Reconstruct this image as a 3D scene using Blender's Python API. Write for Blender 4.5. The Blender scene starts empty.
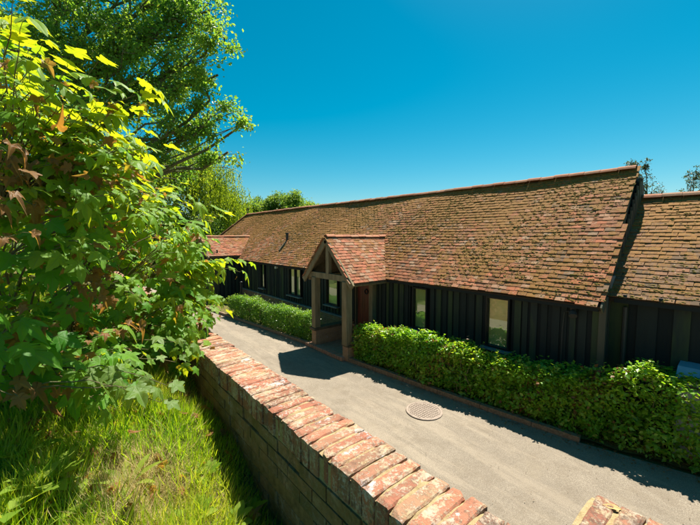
import bpy, math, random
import numpy as np
rng = np.random.default_rng(7)
random.seed(7)
C = bpy.context.scene.collection
PI = math.pi

# ------------------------------------------------------------------ helpers
def nrm(v):
    v = np.asarray(v, float)
    return v / (np.linalg.norm(v, axis=-1, keepdims=True) + 1e-12)

class MB:
    """collects polygons with a per-face random value and uv; links them as ONE mesh"""
    def __init__(self):
        self.V = []; self.n = 0; self.groups = []          # groups: (faces (m,k) array, rnd (m,), uv (m,k,2) or None)
    def add(self, V, F, rnd=None, uv=None):
        V = np.asarray(V, float).reshape(-1, 3)
        if not isinstance(F, np.ndarray) and len(set(len(f) for f in F)) > 1:
            off = self.n
            self.V.append(V); self.n += len(V)
            for f in F:
                a = np.array([f]) + off
                self.groups.append((a, np.full(1, 0.5 if rnd is None else rnd), None))
            return
        F = np.asarray(F, int)
        m = len(F)
        if rnd is None: rnd = 0.5
        r = np.full(m, rnd, float) if np.isscalar(rnd) else np.asarray(rnd, float)
        self.groups.append((F + self.n, r, uv))
        self.V.append(V); self.n += len(V)
    def box(self, c, s, rot=None, rnd=None):
        x, y, z = [k / 2 for k in s]
        v = np.array([[-x,-y,-z],[x,-y,-z],[x,y,-z],[-x,y,-z],[-x,-y,z],[x,-y,z],[x,y,z],[-x,y,z]])
        if rot is not None: v = v @ np.asarray(rot).T
        self.add(v + np.asarray(c), [[0,3,2,1],[4,5,6,7],[0,1,5,4],[1,2,6,5],[2,3,7,6],[3,0,4,7]], random.random() if rnd is None else rnd)
    def bbox(self, c, s, b, rot=None, rnd=None):
        """box with chamfered edges on top and sides (bevel b)"""
        x, y, z = [k / 2 for k in s]
        R = []
        for zz, i in ((-z, 0), (z - b, 0), (z, b)):
            for (sx, sy) in ((-1,-1),(1,-1),(1,1),(-1,1)):
                if sx * sy > 0:
                    R.append([sx*(x-i), sy*(y-b-i*.3), zz]); R.append([sx*(x-b-i*.3), sy*(y-i), zz])
                else:
                    R.append([sx*(x-b-i*.3), sy*(y-i), zz]); R.append([sx*(x-i), sy*(y-b-i*.3), zz])
        v = np.array(R)
        if rot is not None: v = v @ np.asarray(rot).T
        r = random.random() if rnd is None else rnd
        F = []
        for l in (0, 1):
            for k in range(8):
                F.append([l*8+k, l*8+(k+1) % 8, (l+1)*8+(k+1) % 8, (l+1)*8+k])
        off = self.n
        self.V.append(v + np.asarray(c)); self.n += 24
        self.groups.append((np.array(F)+off, np.full(16, r), None))
        self.groups.append((np.array([[16,17,18,19,20,21,22,23]])+off, np.full(1, r), None))
    def beam(self, a, b, w, h, up=(0,0,1), rnd=None):
        a = np.asarray(a, float); b = np.asarray(b, float)
        y = nrm(b - a); x = nrm(np.cross(y, up)); z = np.cross(x, y)
        self.box((a+b)/2, (w, np.linalg.norm(b-a), h), np.stack([x, y, z], 1), rnd)
    def tube(self, P, r, n=6, rnd=0.5, cap=True):
        P = np.asarray(P, float); k = len(P)
        r = np.full(k, r, float) if np.isscalar(r) else np.asarray(r, float)
        T = np.gradient(P, axis=0); T = nrm(T)
        ref = np.array([0.3, 0.2, 1.0]) if abs(T[0][2]) < .9 else np.array([1.0, .1, 0])
        A = nrm(np.cross(T, ref)); B = np.cross(T, A)
        ang = np.arange(n) * 2 * PI / n
        V = P[:, None] + r[:, None, None] * (A[:, None] * np.cos(ang)[None, :, None] + B[:, None] * np.sin(ang)[None, :, None])
        i = np.arange(k-1)[:, None]*n; j = np.arange(n)[None]
        F = np.stack([i+j, i+(j+1) % n, i+n+(j+1) % n, i+n+j], -1).reshape(-1, 4)
        self.add(V.reshape(-1, 3), F, rnd)
        if cap:
            off = self.n - k*n
            self.groups.append((np.array([[off+(k-1)*n+q for q in range(n)]]), np.full(1, rnd), None))
            self.groups.append((np.array([[off+q for q in range(n)][::-1]]), np.full(1, rnd), None))
    def inst(self, tmpl, pos, ax, nz, scale, rnd):
        """many copies of a leaf template: ax = its length axis, nz = its normal"""
        TV, TF = tmpl
        pos = np.asarray(pos); n = len(pos)
        if n == 0: return
        y = nrm(ax); x = nrm(np.cross(y, nz)); z = np.cross(x, y)
        M = np.stack([x, y, z], 2)                                # columns
        s = np.asarray(scale)
        if s.ndim == 1: s = np.repeat(s[:, None], 3, 1)
        V = np.einsum('nij,kj,nj->nki', M, TV, s) if False else np.einsum('nij,nkj->nki', M, TV[None]*s[:, None, :])
        V = V + pos[:, None]
        k = len(TV); m = TF.shape[0]
        F = (TF[None] + (np.arange(n)*k)[:, None, None]).reshape(n*m, -1)
        uv = np.broadcast_to(TV[TF][..., :2][None], (n, m, TF.shape[1], 2)).reshape(n*m, TF.shape[1], 2)
        self.add(V.reshape(-1, 3), F, np.repeat(rnd, m), uv)
    def build(self, name, mat, parent=None, loc=None, smooth=False):
        V = np.concatenate(self.V)
        org = np.zeros(3)
        if parent is not None: org = np.array(parent['_o'])
        elif loc is not None: org = np.array(loc, float)
        me = bpy.data.meshes.new(name)
        me.vertices.add(len(V)); me.vertices.foreach_set('co', (V-org).astype(np.float32).ravel())
        L = np.concatenate([g[0].ravel() for g in self.groups])
        cnt = np.concatenate([np.full(len(g[0]), g[0].shape[1]) for g in self.groups])
        st = np.concatenate([[0], np.cumsum(cnt)[:-1]])
        me.loops.add(len(L)); me.loops.foreach_set('vertex_index', L.astype(np.int32))
        me.polygons.add(len(cnt)); me.polygons.foreach_set('loop_start', st.astype(np.int32))
        me.polygons.foreach_set('loop_total', cnt.astype(np.int32))
        me.polygons.foreach_set('use_smooth', np.full(len(cnt), bool(smooth)))
        a = me.attributes.new('rnd', 'FLOAT', 'FACE'); a.data.foreach_set('value', np.concatenate([g[1] for g in self.groups]).astype(np.float32))
        if any(g[2] is not None for g in self.groups):
            u = me.uv_layers.new(name='UVMap')
            uv = np.concatenate([(g[2].reshape(-1, 2) if g[2] is not None else np.zeros((g[0].size, 2))) for g in self.groups])
            u.data.foreach_set('uv', uv.astype(np.float32).ravel())
        me.update(calc_edges=True); me.validate(verbose=False)
        me.materials.append(mat)
        o = bpy.data.objects.new(name, me); C.objects.link(o)
        o['_o'] = [float(q) for q in org]
        if parent is not None: o.parent = parent
        else: o.location = org
        return o

def thing(name, label, cat, loc, group=None):
    o = bpy.data.objects.new(name, None); C.objects.link(o)
    o.location = loc; o['_o'] = [float(q) for q in loc]
    o.empty_display_size = .2
    return tag(o, label, cat, group)
def tag(o, label, cat, group=None):
    o['label'] = label; o['category'] = cat
    if group: o['group'] = group
    return o
def struct(o, label=None):
    o['kind'] = 'structure'
    if label: o['label'] = label
    return o

# ------------------------------------------------------------------ materials
class NT:
    def __init__(self, name):
        self.m = bpy.data.materials.new(name); self.m.use_nodes = True
        self.t = self.m.node_tree; self.t.nodes.clear()
        self.out = self.t.nodes.new('ShaderNodeOutputMaterial')
        self.co = None
    def n(self, typ, **kw):
        q = self.t.nodes.new('ShaderNode'+typ)
        for k, v in kw.items(): setattr(q, k, v)
        return q
    def l(self, a, b): self.t.links.new(a, b)
    def coord(self):
        if self.co is None: self.co = self.n('TexCoord').outputs['Object']
        return self.co
    def noise(self, scale, detail=4, rough=.55, dist=0, vec=None, sc3=None):
        q = self.n('TexNoise'); q.inputs['Scale'].default_value = scale; q.inputs['Detail'].default_value = detail
        q.inputs['Roughness'].default_value = rough; q.inputs['Distortion'].default_value = dist
        v = vec or self.coord()
        if sc3:
            mp = self.n('Mapping'); mp.inputs['Scale'].default_value = sc3; self.l(v, mp.inputs['Vector']); v = mp.outputs[0]
        self.l(v, q.inputs['Vector']); return q.outputs['Fac']
    def voro(self, scale, feature='F1', out='Distance', rand=1, vec=None):
        q = self.n('TexVoronoi', feature=feature); q.inputs['Scale'].default_value = scale; q.inputs['Randomness'].default_value = rand
        self.l(vec or self.coord(), q.inputs['Vector']); return q.outputs[out]
    def attr(self, name='rnd'):
        q = self.n('Attribute', attribute_name=name); return q.outputs['Fac']
    def ramp(self, fac, stops, interp='LINEAR'):
        q = self.n('ValToRGB'); q.color_ramp.interpolation = interp
        e = q.color_ramp.elements
        while len(e) < len(stops): e.new(.5)
        for i, (p, c) in enumerate(stops):
            e[i].position = p; e[i].color = (*c, 1) if not np.isscalar(c) else (c, c, c, 1)
        self.l(fac, q.inputs['Fac']); return q.outputs['Color']
    def math(self, op, a, b=None, c=None):
        q = self.n('Math', operation=op)
        for i, v in enumerate((a, b, c)):
            if v is None: continue
            if np.isscalar(v): q.inputs[i].default_value = v
            else: self.l(v, q.inputs[i])
        return q.outputs[0]
    def mix(self, f, a, b, blend='MIX'):
        q = self.n('Mix', data_type='RGBA', blend_type=blend)
        for k, v in ((0, f), (6, a), (7, b)):
            if np.isscalar(v): q.inputs[k].default_value = v
            elif isinstance(v, tuple): q.inputs[k].default_value = (*v, 1)
            else: self.l(v, q.inputs[k])
        return q.outputs[2]
    def sep(self, vec=None):
        q = self.n('SeparateXYZ'); self.l(vec or self.coord(), q.inputs[0]); return q.outputs
    def bump(self, h, strength=.5, dist=.01):
        q = self.n('Bump'); q.inputs['Strength'].default_value = strength; q.inputs['Distance'].default_value = dist
        self.l(h, q.inputs['Height']); return q.outputs[0]
    def bsdf(self, col, rough=.8, normal=None, spec=.3, metal=0):
        q = self.n('BsdfPrincipled')
        if isinstance(col, tuple): q.inputs['Base Color'].default_value = (*col, 1)
        else: self.l(col, q.inputs['Base Color'])
        if np.isscalar(rough): q.inputs['Roughness'].default_value = rough
        else: self.l(rough, q.inputs['Roughness'])
        q.inputs['Specular IOR Level'].default_value = spec; q.inputs['Metallic'].default_value = metal
        if normal is not None: self.l(normal, q.inputs['Normal'])
        return q.outputs[0]
    def done(self, sh): self.l(sh, self.out.inputs['Surface']); return self.m

def leaf_mat(name, stops, tstops, tfac=.45, rough=.42, veins=False, spec=.4):
    t = NT(name); r = t.attr()
    col = t.ramp(r, stops); tc = t.ramp(r, tstops)
    # blotches on the blade
    nz = t.noise(28, 3)
    col = t.mix(t.math('MULTIPLY', nz, .5), col, t.mix(1.0, col, (.55, .6, .4), 'MULTIPLY'))
    nor = None
    if veins:
        uv = t.n('TexCoord').outputs['UV']; s = t.sep(uv)
        y = t.math('SUBTRACT', s[1], .0)
        th = t.math('ARCTAN2', s[0], y)
        rr = t.math('SQRT', t.math('ADD', t.math('MULTIPLY', s[0], s[0]), t.math('MULTIPLY', y, y)))
        d = t.math('MULTIPLY', t.math('PINGPONG', th, math.radians(22)), rr)
        # side veins leaving the main ones
        w = t.math('PINGPONG', t.math('ADD', t.math('MULTIPLY', rr, 1.0), t.math('MULTIPLY', d, -.9)), .055)
        v1 = t.math('LESS_THAN', d, .009)
        v2 = t.math('LESS_THAN', w, .005)
        v = t.math('MAXIMUM', v1, t.math('MULTIPLY', v2, .55))
        col = t.mix(t.math('MULTIPLY', v, .5), col, (.22, .30, .10))
        tc = t.mix(t.math('MULTIPLY', v, .45), tc, (.12, .22, .03))
        h = t.math('ADD', t.math('MULTIPLY', w, 1.2), t.math('MULTIPLY', t.math('MINIMUM', d, .05), 8))
        nor = t.bump(h, .35, .003)
    p = t.bsdf(col, rough, nor, spec)
    tr = t.n('BsdfTranslucent'); t.l(tc, tr.inputs['Color'])
    mx = t.n('MixShader'); mx.inputs[0].default_value = tfac
    t.l(p, mx.inputs[1]); t.l(tr.outputs[0], mx.inputs[2])
    return t.done(mx.outputs[0])

M = {}
G1, G2, G3 = (.05, .20, .016), (.10, .28, .022), (.17, .33, .03)
T1, T2, T3 = (.22, .58, .01), (.42, .64, .012), (.62, .64, .012)
BR, BRT = (.28, .12, .04), (.50, .22, .03)
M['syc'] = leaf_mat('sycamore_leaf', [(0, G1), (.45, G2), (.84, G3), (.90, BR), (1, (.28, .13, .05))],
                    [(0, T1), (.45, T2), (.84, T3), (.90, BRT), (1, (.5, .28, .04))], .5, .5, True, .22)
M['syc2'] = leaf_mat('sycamore_leaf_pale', [(0, (.05, .13, .02)), (.6, (.10, .20, .03)), (1, (.22, .32, .10))],
                     [(0, T2), (.6, T3), (1, (.6, .62, .05))], .45, .5, True, .22)
M['treeleaf'] = leaf_mat('tree_leaf', [(0, (.05, .14, .025)), (.6, (.10, .22, .04)), (1, (.20, .32, .07))],
                         [(0, (.2, .45, .03)), (.6, (.42, .64, .04)), (1, (.65, .75, .06))], .5, .45)
M['duskleaf'] = leaf_mat('dusky_leaf', [(0, (.04, .055, .04)), (1, (.09, .11, .06))], [(0, (.1, .14, .05)), (1, (.2, .26, .08))], .25, .5)
M['willowleaf'] = leaf_mat('willow_leaf', [(0, (.09, .17, .015)), (.6, (.16, .26, .02)), (1, (.26, .34, .03))],
                           [(0, (.3, .5, .02)), (.6, (.5, .62, .02)), (1, (.65, .68, .03))], .45, .5)
M['farleaf'] = leaf_mat('far_tree_leaf', [(0, (.05, .13, .02)), (.6, (.10, .20, .03)), (1, (.17, .26, .04))],
                        [(0, (.2, .4, .03)), (1, (.5, .6, .05))], .45, .6)
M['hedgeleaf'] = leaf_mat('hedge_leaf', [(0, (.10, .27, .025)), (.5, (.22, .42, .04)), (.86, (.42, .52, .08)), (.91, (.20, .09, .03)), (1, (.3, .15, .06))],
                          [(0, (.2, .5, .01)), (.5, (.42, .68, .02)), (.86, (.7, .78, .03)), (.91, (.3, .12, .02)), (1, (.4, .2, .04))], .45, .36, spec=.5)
M['hedgeleaf2'] = leaf_mat('hedge_leaf_box', [(0, (.07, .17, .03)), (.6, (.16, .28, .06)), (1, (.34, .42, .14))],
                           [(0, (.14, .40, .015)), (.6, (.34, .56, .03)), (1, (.6, .68, .05))], .46, .36, spec=.5)
M['grass'] = leaf_mat('grass_blade', [(0, (.08, .20, .018)), (.4, (.20, .36, .025)), (.62, (.36, .44, .045)), (.7, (.46, .37, .15)), (1, (.72, .60, .32))],
                      [(0, (.2, .5, .01)), (.4, (.50, .68, .012)), (.62, (.72, .74, .03)), (.7, (.6, .46, .16)), (1, (.75, .6, .3))], .5, .5, spec=.25)
M['weed'] = leaf_mat('weed_leaf', [(0, (.14, .26, .02)), (1, (.30, .40, .06))], [(0, (.48, .6, .01)), (1, (.7, .7, .03))], .5, .65, spec=.15)

def bark(name, c1, c2, sc=12):
    t = NT(name); n = t.noise(sc, 6, .65, sc3=(1, 1, .25)); n2 = t.noise(3, 3)
    col = t.mix(n2, t.ramp(n, [(.3, c1), (.7, c2)]), (.10, .13, .05))
    return t.done(t.bsdf(col, .9, t.bump(n, .6, .02)))
M['bark'] = bark('bark', (.05, .04, .03), (.17, .14, .10))
M['twig'] = bark('twig_bark', (.10, .05, .03), (.25, .15, .08), 30)
M['hedgetwig'] = bark('hedge_twig', (.08, .055, .03), (.22, .15, .08), 30)

# roof tiles: each tile its own fired colour, moss and lichen growing over them
def tile_mat(name, moss_lo, moss_hi, zc, zs, ramp=None):
    t = NT(name); r = t.attr()
    base = t.ramp(r, ramp or [(0, (.13, .06, .035)), (.15, (.23, .10, .05)), (.4, (.34, .125, .06)), (.62, (.28, .14, .075)), (.80, (.47, .155, .07)), (.93, (.40, .25, .15)), (1, (.16, .10, .06))])
    fine = t.noise(45, 5, .6)
    base = t.mix(t.math('MULTIPLY', fine, .5), base, t.mix(1.0, base, (.6, .58, .55), 'MULTIPLY'))
    # pale lichen spots
    sp = t.math('LESS_THAN', t.voro(16), .16)
    base = t.mix(t.math('MULTIPLY', sp, .5), base, (.46, .38, .27))
    # dark algae blotches
    al = t.ramp(t.noise(5, 4, .6), [(.50, 0.0), (.68, 1.0)])
    base = t.mix(t.math('MULTIPLY', al, .4), base, (.16, .09, .05))
    z = t.sep()[2]
    grad = t.math('MULTIPLY', t.math('SUBTRACT', z, zc), zs)
    big = t.noise(.55, 3, .6); mid = t.noise(4.2, 5, .68, 1.0); sm = t.noise(26, 4, .65)
    m = t.math('ADD', t.math('ADD', t.math('MULTIPLY', big, 1.0), t.math('MULTIPLY', mid, .9)), t.math('MULTIPLY', sm, .75))
    m = t.math('ADD', m, grad)
    m = t.math('SUBTRACT', m, t.math('MULTIPLY', t.math('ABSOLUTE', t.math('SUBTRACT', r, .75)), .0))
    f = t.ramp(t.math('MULTIPLY', t.math('ADD', m, t.math('MULTIPLY', t.math('SUBTRACT', .2, r), .22)), .4), [(moss_lo, 0.0), (moss_hi, 1.0)])
    mc = t.ramp(t.noise(17, 5, .7), [(.3, (.12, .05, .018)), (.5, (.28, .135, .034)), (.7, (.19, .115, .035))])
    col = t.mix(f, base, mc)
    h = t.math('ADD', t.math('MULTIPLY', f, .8), t.math('ADD', t.math('MULTIPLY', sm, .6), t.math('MULTIPLY', fine, .3)))
    return t.done(t.bsdf(col, .88, t.bump(h, .5, .008), .2))
M['tile'] = tile_mat('mossy_clay_tile', .435, .52, 3.4, .11)
M['tile_red'] = tile_mat('red_clay_tile', .53, .64, 1.8, .1, [(0, (.16, .07, .04)), (.3, (.30, .11, .06)), (.6, (.43, .15, .08)), (.8, (.34, .18, .10)), (1, (.34, .21, .13))])
M['tile_dark'] = tile_mat('mossy_dark_tile', .455, .56, 2.9, .14,
    [(0, (.13, .08, .045)), (.3, (.17, .10, .055)), (.6, (.24, .14, .075)), (.8, (.28, .13, .065)), (1, (.12, .085, .05))])
M['ridge'] = tile_mat('ridge_tile', .56, .68, 3.4, 0, [(0, (.36, .14, .08)), (.5, (.46, .20, .11)), (1, (.34, .20, .12))])
t = NT('moss'); n = t.noise(60, 3)
M['moss'] = t.done(t.bsdf(t.mix(t.attr(), t.ramp(n, [(.3, (.11, .06, .016)), (.7, (.24, .15, .03))]), (.13, .11, .03)), .95, t.bump(n, .8, .01), .1))

# black tarred boards with green algae
def board_mat(name, c0, c1, green):
    t = NT(name); r = t.attr()
    g = t.noise(9, 6, .7, sc3=(1, 1, .07)); g2 = t.noise(1.3, 3, .6, sc3=(1, 2.5, .5))
    base = t.mix(t.math('MULTIPLY', r, .9), c0, c1)
    base = t.mix(t.math('MULTIPLY', g, .7), base, t.mix(1.0, base, (2.2, 2.2, 2.1), 'MULTIPLY'))
    f = t.math('MULTIPLY', t.ramp(g2, [(.36, 0.0), (.58, 1.0)]), t.ramp(r, [(.74, 0.0), (.92, 1.0)]))
    col = t.mix(t.math('MULTIPLY', f, .75), base, green)
    return t.done(t.bsdf(col, .75, t.bump(g, .5, .008), .25))
M['board'] = board_mat('tarred_board', (.006, .009, .010), (.020, .027, .025), (.06, .085, .03))
M['boardpale'] = board_mat('weathered_board', (.045, .042, .032), (.075, .07, .05), (.08, .09, .045))
M['boardgrey'] = board_mat('grey_board', (.03, .03, .025), (.06, .06, .045), (.07, .08, .04))
M['black'] = NT('black_paint'); M['black'] = M['black'].done(M['black'].bsdf((.012, .014, .015), .5))
def oak(name, c0, c1):
    t = NT(name); g = t.noise(14, 6, .7, sc3=(1, 1, .12)); g2 = t.noise(2.5, 4)
    col = t.ramp(g, [(.3, c0), (.7, c1)])
    col = t.mix(t.math('MULTIPLY', g2, .35), col, (.13, .13, .06))
    return t.done(t.bsdf(col, .85, t.bump(g, .5, .008), .2))
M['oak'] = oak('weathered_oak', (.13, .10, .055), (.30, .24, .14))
M['oakdark'] = oak('shaded_oak', (.06, .045, .03), (.15, .11, .07))  # darker copy of the oak, shade put into its colour for porch parts
t = NT('door_red'); g = t.noise(10, 5, .6, sc3=(1, 1, .15)); M['door'] = t.done(t.bsdf(t.ramp(g, [(.3, (.10, .028, .018)), (.7, (.18, .05, .03))]), .45, t.bump(g, .3, .005)))

# bricks: each brick its own tone, worn arrises, white and black lichen, soot
def brick_mat(name, ramp, lich=.5, soot=.4, green=0.0, scale=1.0):
    t = NT(name); r = t.attr()
    base = t.ramp(r, ramp)
    n1 = t.noise(30*scale, 8, .75); n2 = t.noise(130*scale, 5, .75); n3 = t.noise(7*scale, 5, .65, .6)
    base = t.mix(t.ramp(n1, [(.35, 0.0), (.62, .85)]), base, t.mix(1.0, base, (.60, .50, .45), 'MULTIPLY'))
    base = t.mix(t.math('MULTIPLY', n2, .4), base, (.52, .34, .22))
    # cream crusts of lichen: fine ragged speckle gathered in patches
    pat = t.noise(9*scale, 4, .7)
    w = t.math('ADD', t.math('MULTIPLY', t.noise(60*scale, 8, .8), .72), t.math('MULTIPLY', pat, .42))
    wf = t.ramp(w, [(.552, 0.0), (.615, 1.0)])
    lc = t.ramp(t.noise(20*scale, 3), [(.35, (.42, .32, .17)), (.6, (.52, .44, .33))])
    base = t.mix(t.math('MULTIPLY', wf, lich), base, lc)
    wh = t.ramp(t.math('ADD', t.math('MULTIPLY', t.noise(45*scale, 6, .75), .6), t.math('MULTIPLY', t.noise(6.3*scale, 3, .6), .55)), [(.66, 0.0), (.70, 1.0)])
    base = t.mix(t.math('MULTIPLY', wh, lich), base, (.55, .52, .50))
    k = t.ramp(t.math('ADD', t.math('MULTIPLY', t.noise(38*scale, 7, .78), .65), t.math('MULTIPLY', t.noise(5*scale, 3, .6), .45)), [(.575, 0.0), (.65, 1.0)])
    base = t.mix(t.math('MULTIPLY', k, soot), base, (.085, .06, .045))
    if green: base = t.mix(t.math('MULTIPLY', t.ramp(n3, [(.35, 0.0), (.6, 1.0)]), green), base, (.15, .11, .035))
    h = t.math('ADD', t.math('ADD', n1, t.math('MULTIPLY', n2, .6)), t.math('MULTIPLY', wf, .2))
    return t.done(t.bsdf(base, .92, t.bump(h, .8, .004), .15))
RR = [(0, (.20, .055, .035)), (.25, (.34, .085, .045)), (.5, (.42, .14, .075)), (.7, (.26, .075, .045)), (.85, (.36, .20, .11)), (1, (.17, .06, .04))]
M['coping'] = brick_mat('worn_coping_brick', RR, .68, .65)
M['wallbrick'] = brick_mat('mossy_wall_brick', [(0, (.26, .12, .06)), (.4, (.42, .19, .09)), (.7, (.36, .19, .09)), (1, (.18, .10, .055))], .3, .6, .7)
M['plinthbrick'] = brick_mat('plinth_brick', [(0, (.30, .18, .10)), (.4, (.40, .24, .13)), (.7, (.36, .22, .13)), (1, (.25, .14, .09))], .3, .3, .2)
t = NT('lime_mortar'); n = t.noise(40, 6, .7); n2 = t.noise(220, 3, .6)
M['mortar'] = t.done(t.bsdf(t.mix(t.math('MULTIPLY', n2, .5), t.ramp(n, [(.3, (.20, .15, .07)), (.5, (.38, .28, .14)), (.7, (.48, .38, .22))]), (.26, .19, .10)), .95, t.bump(t.math('ADD', n, n2), .8, .005), .1))
t = NT('brick_toned_mortar'); n = t.noise(20, 5, .7); M['mortar2'] = t.done(t.bsdf(t.ramp(n, [(.3, (.15, .09, .04)), (.7, (.33, .20, .09))]), .95, t.bump(n, .6, .006), .1))  # brown, toned close to the wall bricks

# path: worn gravelly tarmac
t = NT('gravel_tarmac')
v1 = t.voro(95); v2 = t.voro(180, out='Color'); n1 = t.noise(.7, 4, .6, sc3=(1.6, .5, 1)); n2 = t.noise(4, 5, .65); n3 = t.noise(300, 2)
sc = t.sep(v2)
col = t.ramp(t.math('ADD', t.math('MULTIPLY', sc[0], .6), t.math('MULTIPLY', n2, .4)), [(.15, (.165, .137, .102)), (.5, (.232, .192, .142)), (.85, (.35, .30, .23))])
col = t.mix(t.math('MULTIPLY', t.ramp(n1, [(.40, 0.0), (.65, 1.0)]), .4), col, (.17, .142, .108))
col = t.mix(t.math('MULTIPLY', t.ramp(t.noise(1.7, 6, .7), [(.55, 0.0), (.7, 1.0)]), .3), col, (.27, .22, .15))
vc = t.voro(1.1, 'DISTANCE_TO_EDGE')
wob = t.math('LESS_THAN', t.math('ADD', vc, t.math('MULTIPLY', t.noise(9, 4), .03)), .019)
col = t.mix(t.math('MULTIPLY', wob, .0), col, (.12, .10, .07))
st_ = t.noise(2.2, 7, .75, .5)
col = t.mix(t.math('MULTIPLY', t.ramp(st_, [(.50, 0.0), (.62, 1.0)]), .38), col, (.17, .135, .095))
col = t.mix(t.math('MULTIPLY', t.math('LESS_THAN', t.voro(38), .13), .55), col, t.mix(t.noise(21, 1), (.10, .085, .07), (.55, .48, .38)))
col = t.mix(t.math('MULTIPLY', t.ramp(t.noise(1.1, 5, .7, sc3=(2.4, .35, 1)), [(.50, 0.0), (.60, 1.0)]), .28), col, (.40, .33, .24))
M['path'] = t.done(t.bsdf(col, .9, t.bump(t.math('SUBTRACT', n3, v1), .8, .006), .2))
t = NT('meadow_ground'); n = t.noise(.5, 6, .7); n2 = t.noise(14, 4, .7)
M['ground'] = t.done(t.bsdf(t.mix(n2, t.ramp(n, [(.3, (.05, .09, .02)), (.7, (.10, .14, .035))]), (.12, .11, .05)), .95, t.bump(n2, .8, .03), .1))
t = NT('bank_soil'); n = t.noise(18, 7, .75); n2 = t.noise(80, 4, .7)
M['soil'] = t.done(t.bsdf(t.mix(t.math('MULTIPLY', n2, .6), t.ramp(n, [(.35, (.06, .045, .02)), (.55, (.15, .12, .045)), (.75, (.26, .20, .09))]), (.14, .15, .04)), .97, t.bump(t.math('ADD', n, n2), .9, .02), .1))
t = NT('edging_concrete'); n = t.noise(25, 5, .7); M['kerb'] = t.done(t.bsdf(t.ramp(n, [(.3, (.12, .08, .05)), (.7, (.30, .21, .13))]), .9, t.bump(n, .5, .006)))
t = NT('cast_iron'); n = t.noise(30, 5, .7); M['iron'] = t.done(t.bsdf(t.ramp(n, [(.3, (.17, .125, .09)), (.7, (.32, .25, .19))]), .6, t.bump(n, .4, .003), .4))
t = NT('lead_grey'); n = t.noise(8, 4); M['lead'] = t.done(t.bsdf(t.ramp(n, [(.3, (.13, .14, .14)), (.7, (.24, .25, .25))]), .55, None, .4))
t = NT('dark_pipe'); M['pipe'] = t.done(t.bsdf((.05, .05, .045), .5))
t = NT('roof_underlay'); M['under'] = t.done(t.bsdf((.035, .025, .018), .95))
t = NT('reflection_tint'); n = t.noise(3, 3); M['reflection_panel'] = t.done(t.bsdf(t.ramp(n, [(.3, (.56, .58, .20)), (.7, (.66, .67, .27))]), .9))  # yellow-green of the reflected path and hedge, painted as a panel colour
t = NT('window_glass')
gl = t.n('BsdfGlossy'); gl.inputs['Roughness'].default_value = .02; gl.inputs['Color'].default_value = (.9, .95, .9, 1)
tp = t.n('BsdfTransparent'); tp.inputs['Color'].default_value = (.82, .88, .8, 1)
mx = t.n('MixShader'); mx.inputs[0].default_value = .24; t.l(tp.outputs[0], mx.inputs[1]); t.l(gl.outputs[0], mx.inputs[2])
M['glass'] = t.done(mx.outputs[0])
t = NT('grey_plastic'); n = t.noise(6, 4); M['plastic'] = t.done(t.bsdf(t.ramp(n, [(.3, (.30, .34, .42)), (.7, (.38, .42, .50))]), .35, None, .5))
t = NT('beige_board'); M['beige'] = t.done(t.bsdf((.58, .52, .34), .6))
t = NT('lamp_white'); M['white'] = t.done(t.bsdf((.6, .58, .5), .5))
t = NT('dead_leaf'); n = t.noise(40, 4); M['dead'] = t.done(t.bsdf(t.ramp(n, [(.3, (.32, .19, .06)), (.7, (.50, .33, .13))]), .7, t.bump(n, .5, .004)))

# ------------------------------------------------------------------ camera
FPX, PITCH, YAW = 343.0, math.radians(4.3), math.radians(39.7)
CAM = np.array([0, 0, 3.3])
Fv = np.array([math.sin(YAW)*math.cos(PITCH), math.cos(YAW)*math.cos(PITCH), -math.sin(PITCH)])
Rv = np.array([math.cos(YAW), -math.sin(YAW), 0])
Uv = np.cross(Rv, Fv)
def P(u, v, D):          # a point D metres deep, seen at this spot of the survey photo
    return CAM + (D/FPX)*(FPX*Fv + (u-350)*Rv - (v-262.5)*Uv)
cam = bpy.data.cameras.new('camera'); co = bpy.data.objects.new('camera', cam); C.objects.link(co)
cam.sensor_width = 36; cam.lens = FPX/700*36; cam.clip_end = 2000; cam.clip_start = .02
co.location = CAM; co.rotation_euler = (PI/2-PITCH, 0, -YAW)
bpy.context.scene.camera = co

# ------------------------------------------------------------------ light
SUN = nrm([.49, .16, 1.0])
EL = math.asin(SUN[2]); AZ = math.atan2(SUN[0], SUN[1])
w = bpy.data.worlds.new('World'); bpy.context.scene.world = w; w.use_nodes = True
nt = w.node_tree; nt.nodes.clear()
sk = nt.nodes.new('ShaderNodeTexSky'); sk.sky_type = 'NISHITA'; sk.sun_disc = False
sk.sun_elevation = EL; sk.sun_rotation = AZ; sk.air_density = 1.0; sk.dust_density = .45; sk.ozone_density = 3.0; sk.altitude = 200
hs = nt.nodes.new('ShaderNodeHueSaturation'); hs.inputs['Saturation'].default_value = 1.58; hs.inputs['Hue'].default_value = .462; hs.inputs['Value'].default_value = .47
bg = nt.nodes.new('ShaderNodeBackground'); bg.inputs['Strength'].default_value = .1
wo = nt.nodes.new('ShaderNodeOutputWorld')
nt.links.new(sk.outputs[0], hs.inputs['Color']); nt.links.new(hs.outputs[0], bg.inputs['Color']); nt.links.new(bg.outputs[0], wo.inputs['Surface'])
sl = bpy.data.lights.new('sun', 'SUN'); sl.energy = 5.0; sl.angle = math.radians(.55); sl.color = (1, .94, .84)
so = bpy.data.objects.new('sun', sl); C.objects.link(so)
so.rotation_euler = (0, PI/2-EL, math.atan2(SUN[1], SUN[0]))
vs = bpy.context.scene.view_settings
vs.view_transform = 'Standard'; vs.look = 'None'; vs.gamma = 1; vs.exposure = 1.2; vs.use_curve_mapping = False
bpy.context.scene.cycles.max_bounces = 8; bpy.context.scene.cycles.diffuse_bounces = 4
bpy.context.scene.cycles.transparent_max_bounces = 8

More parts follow.
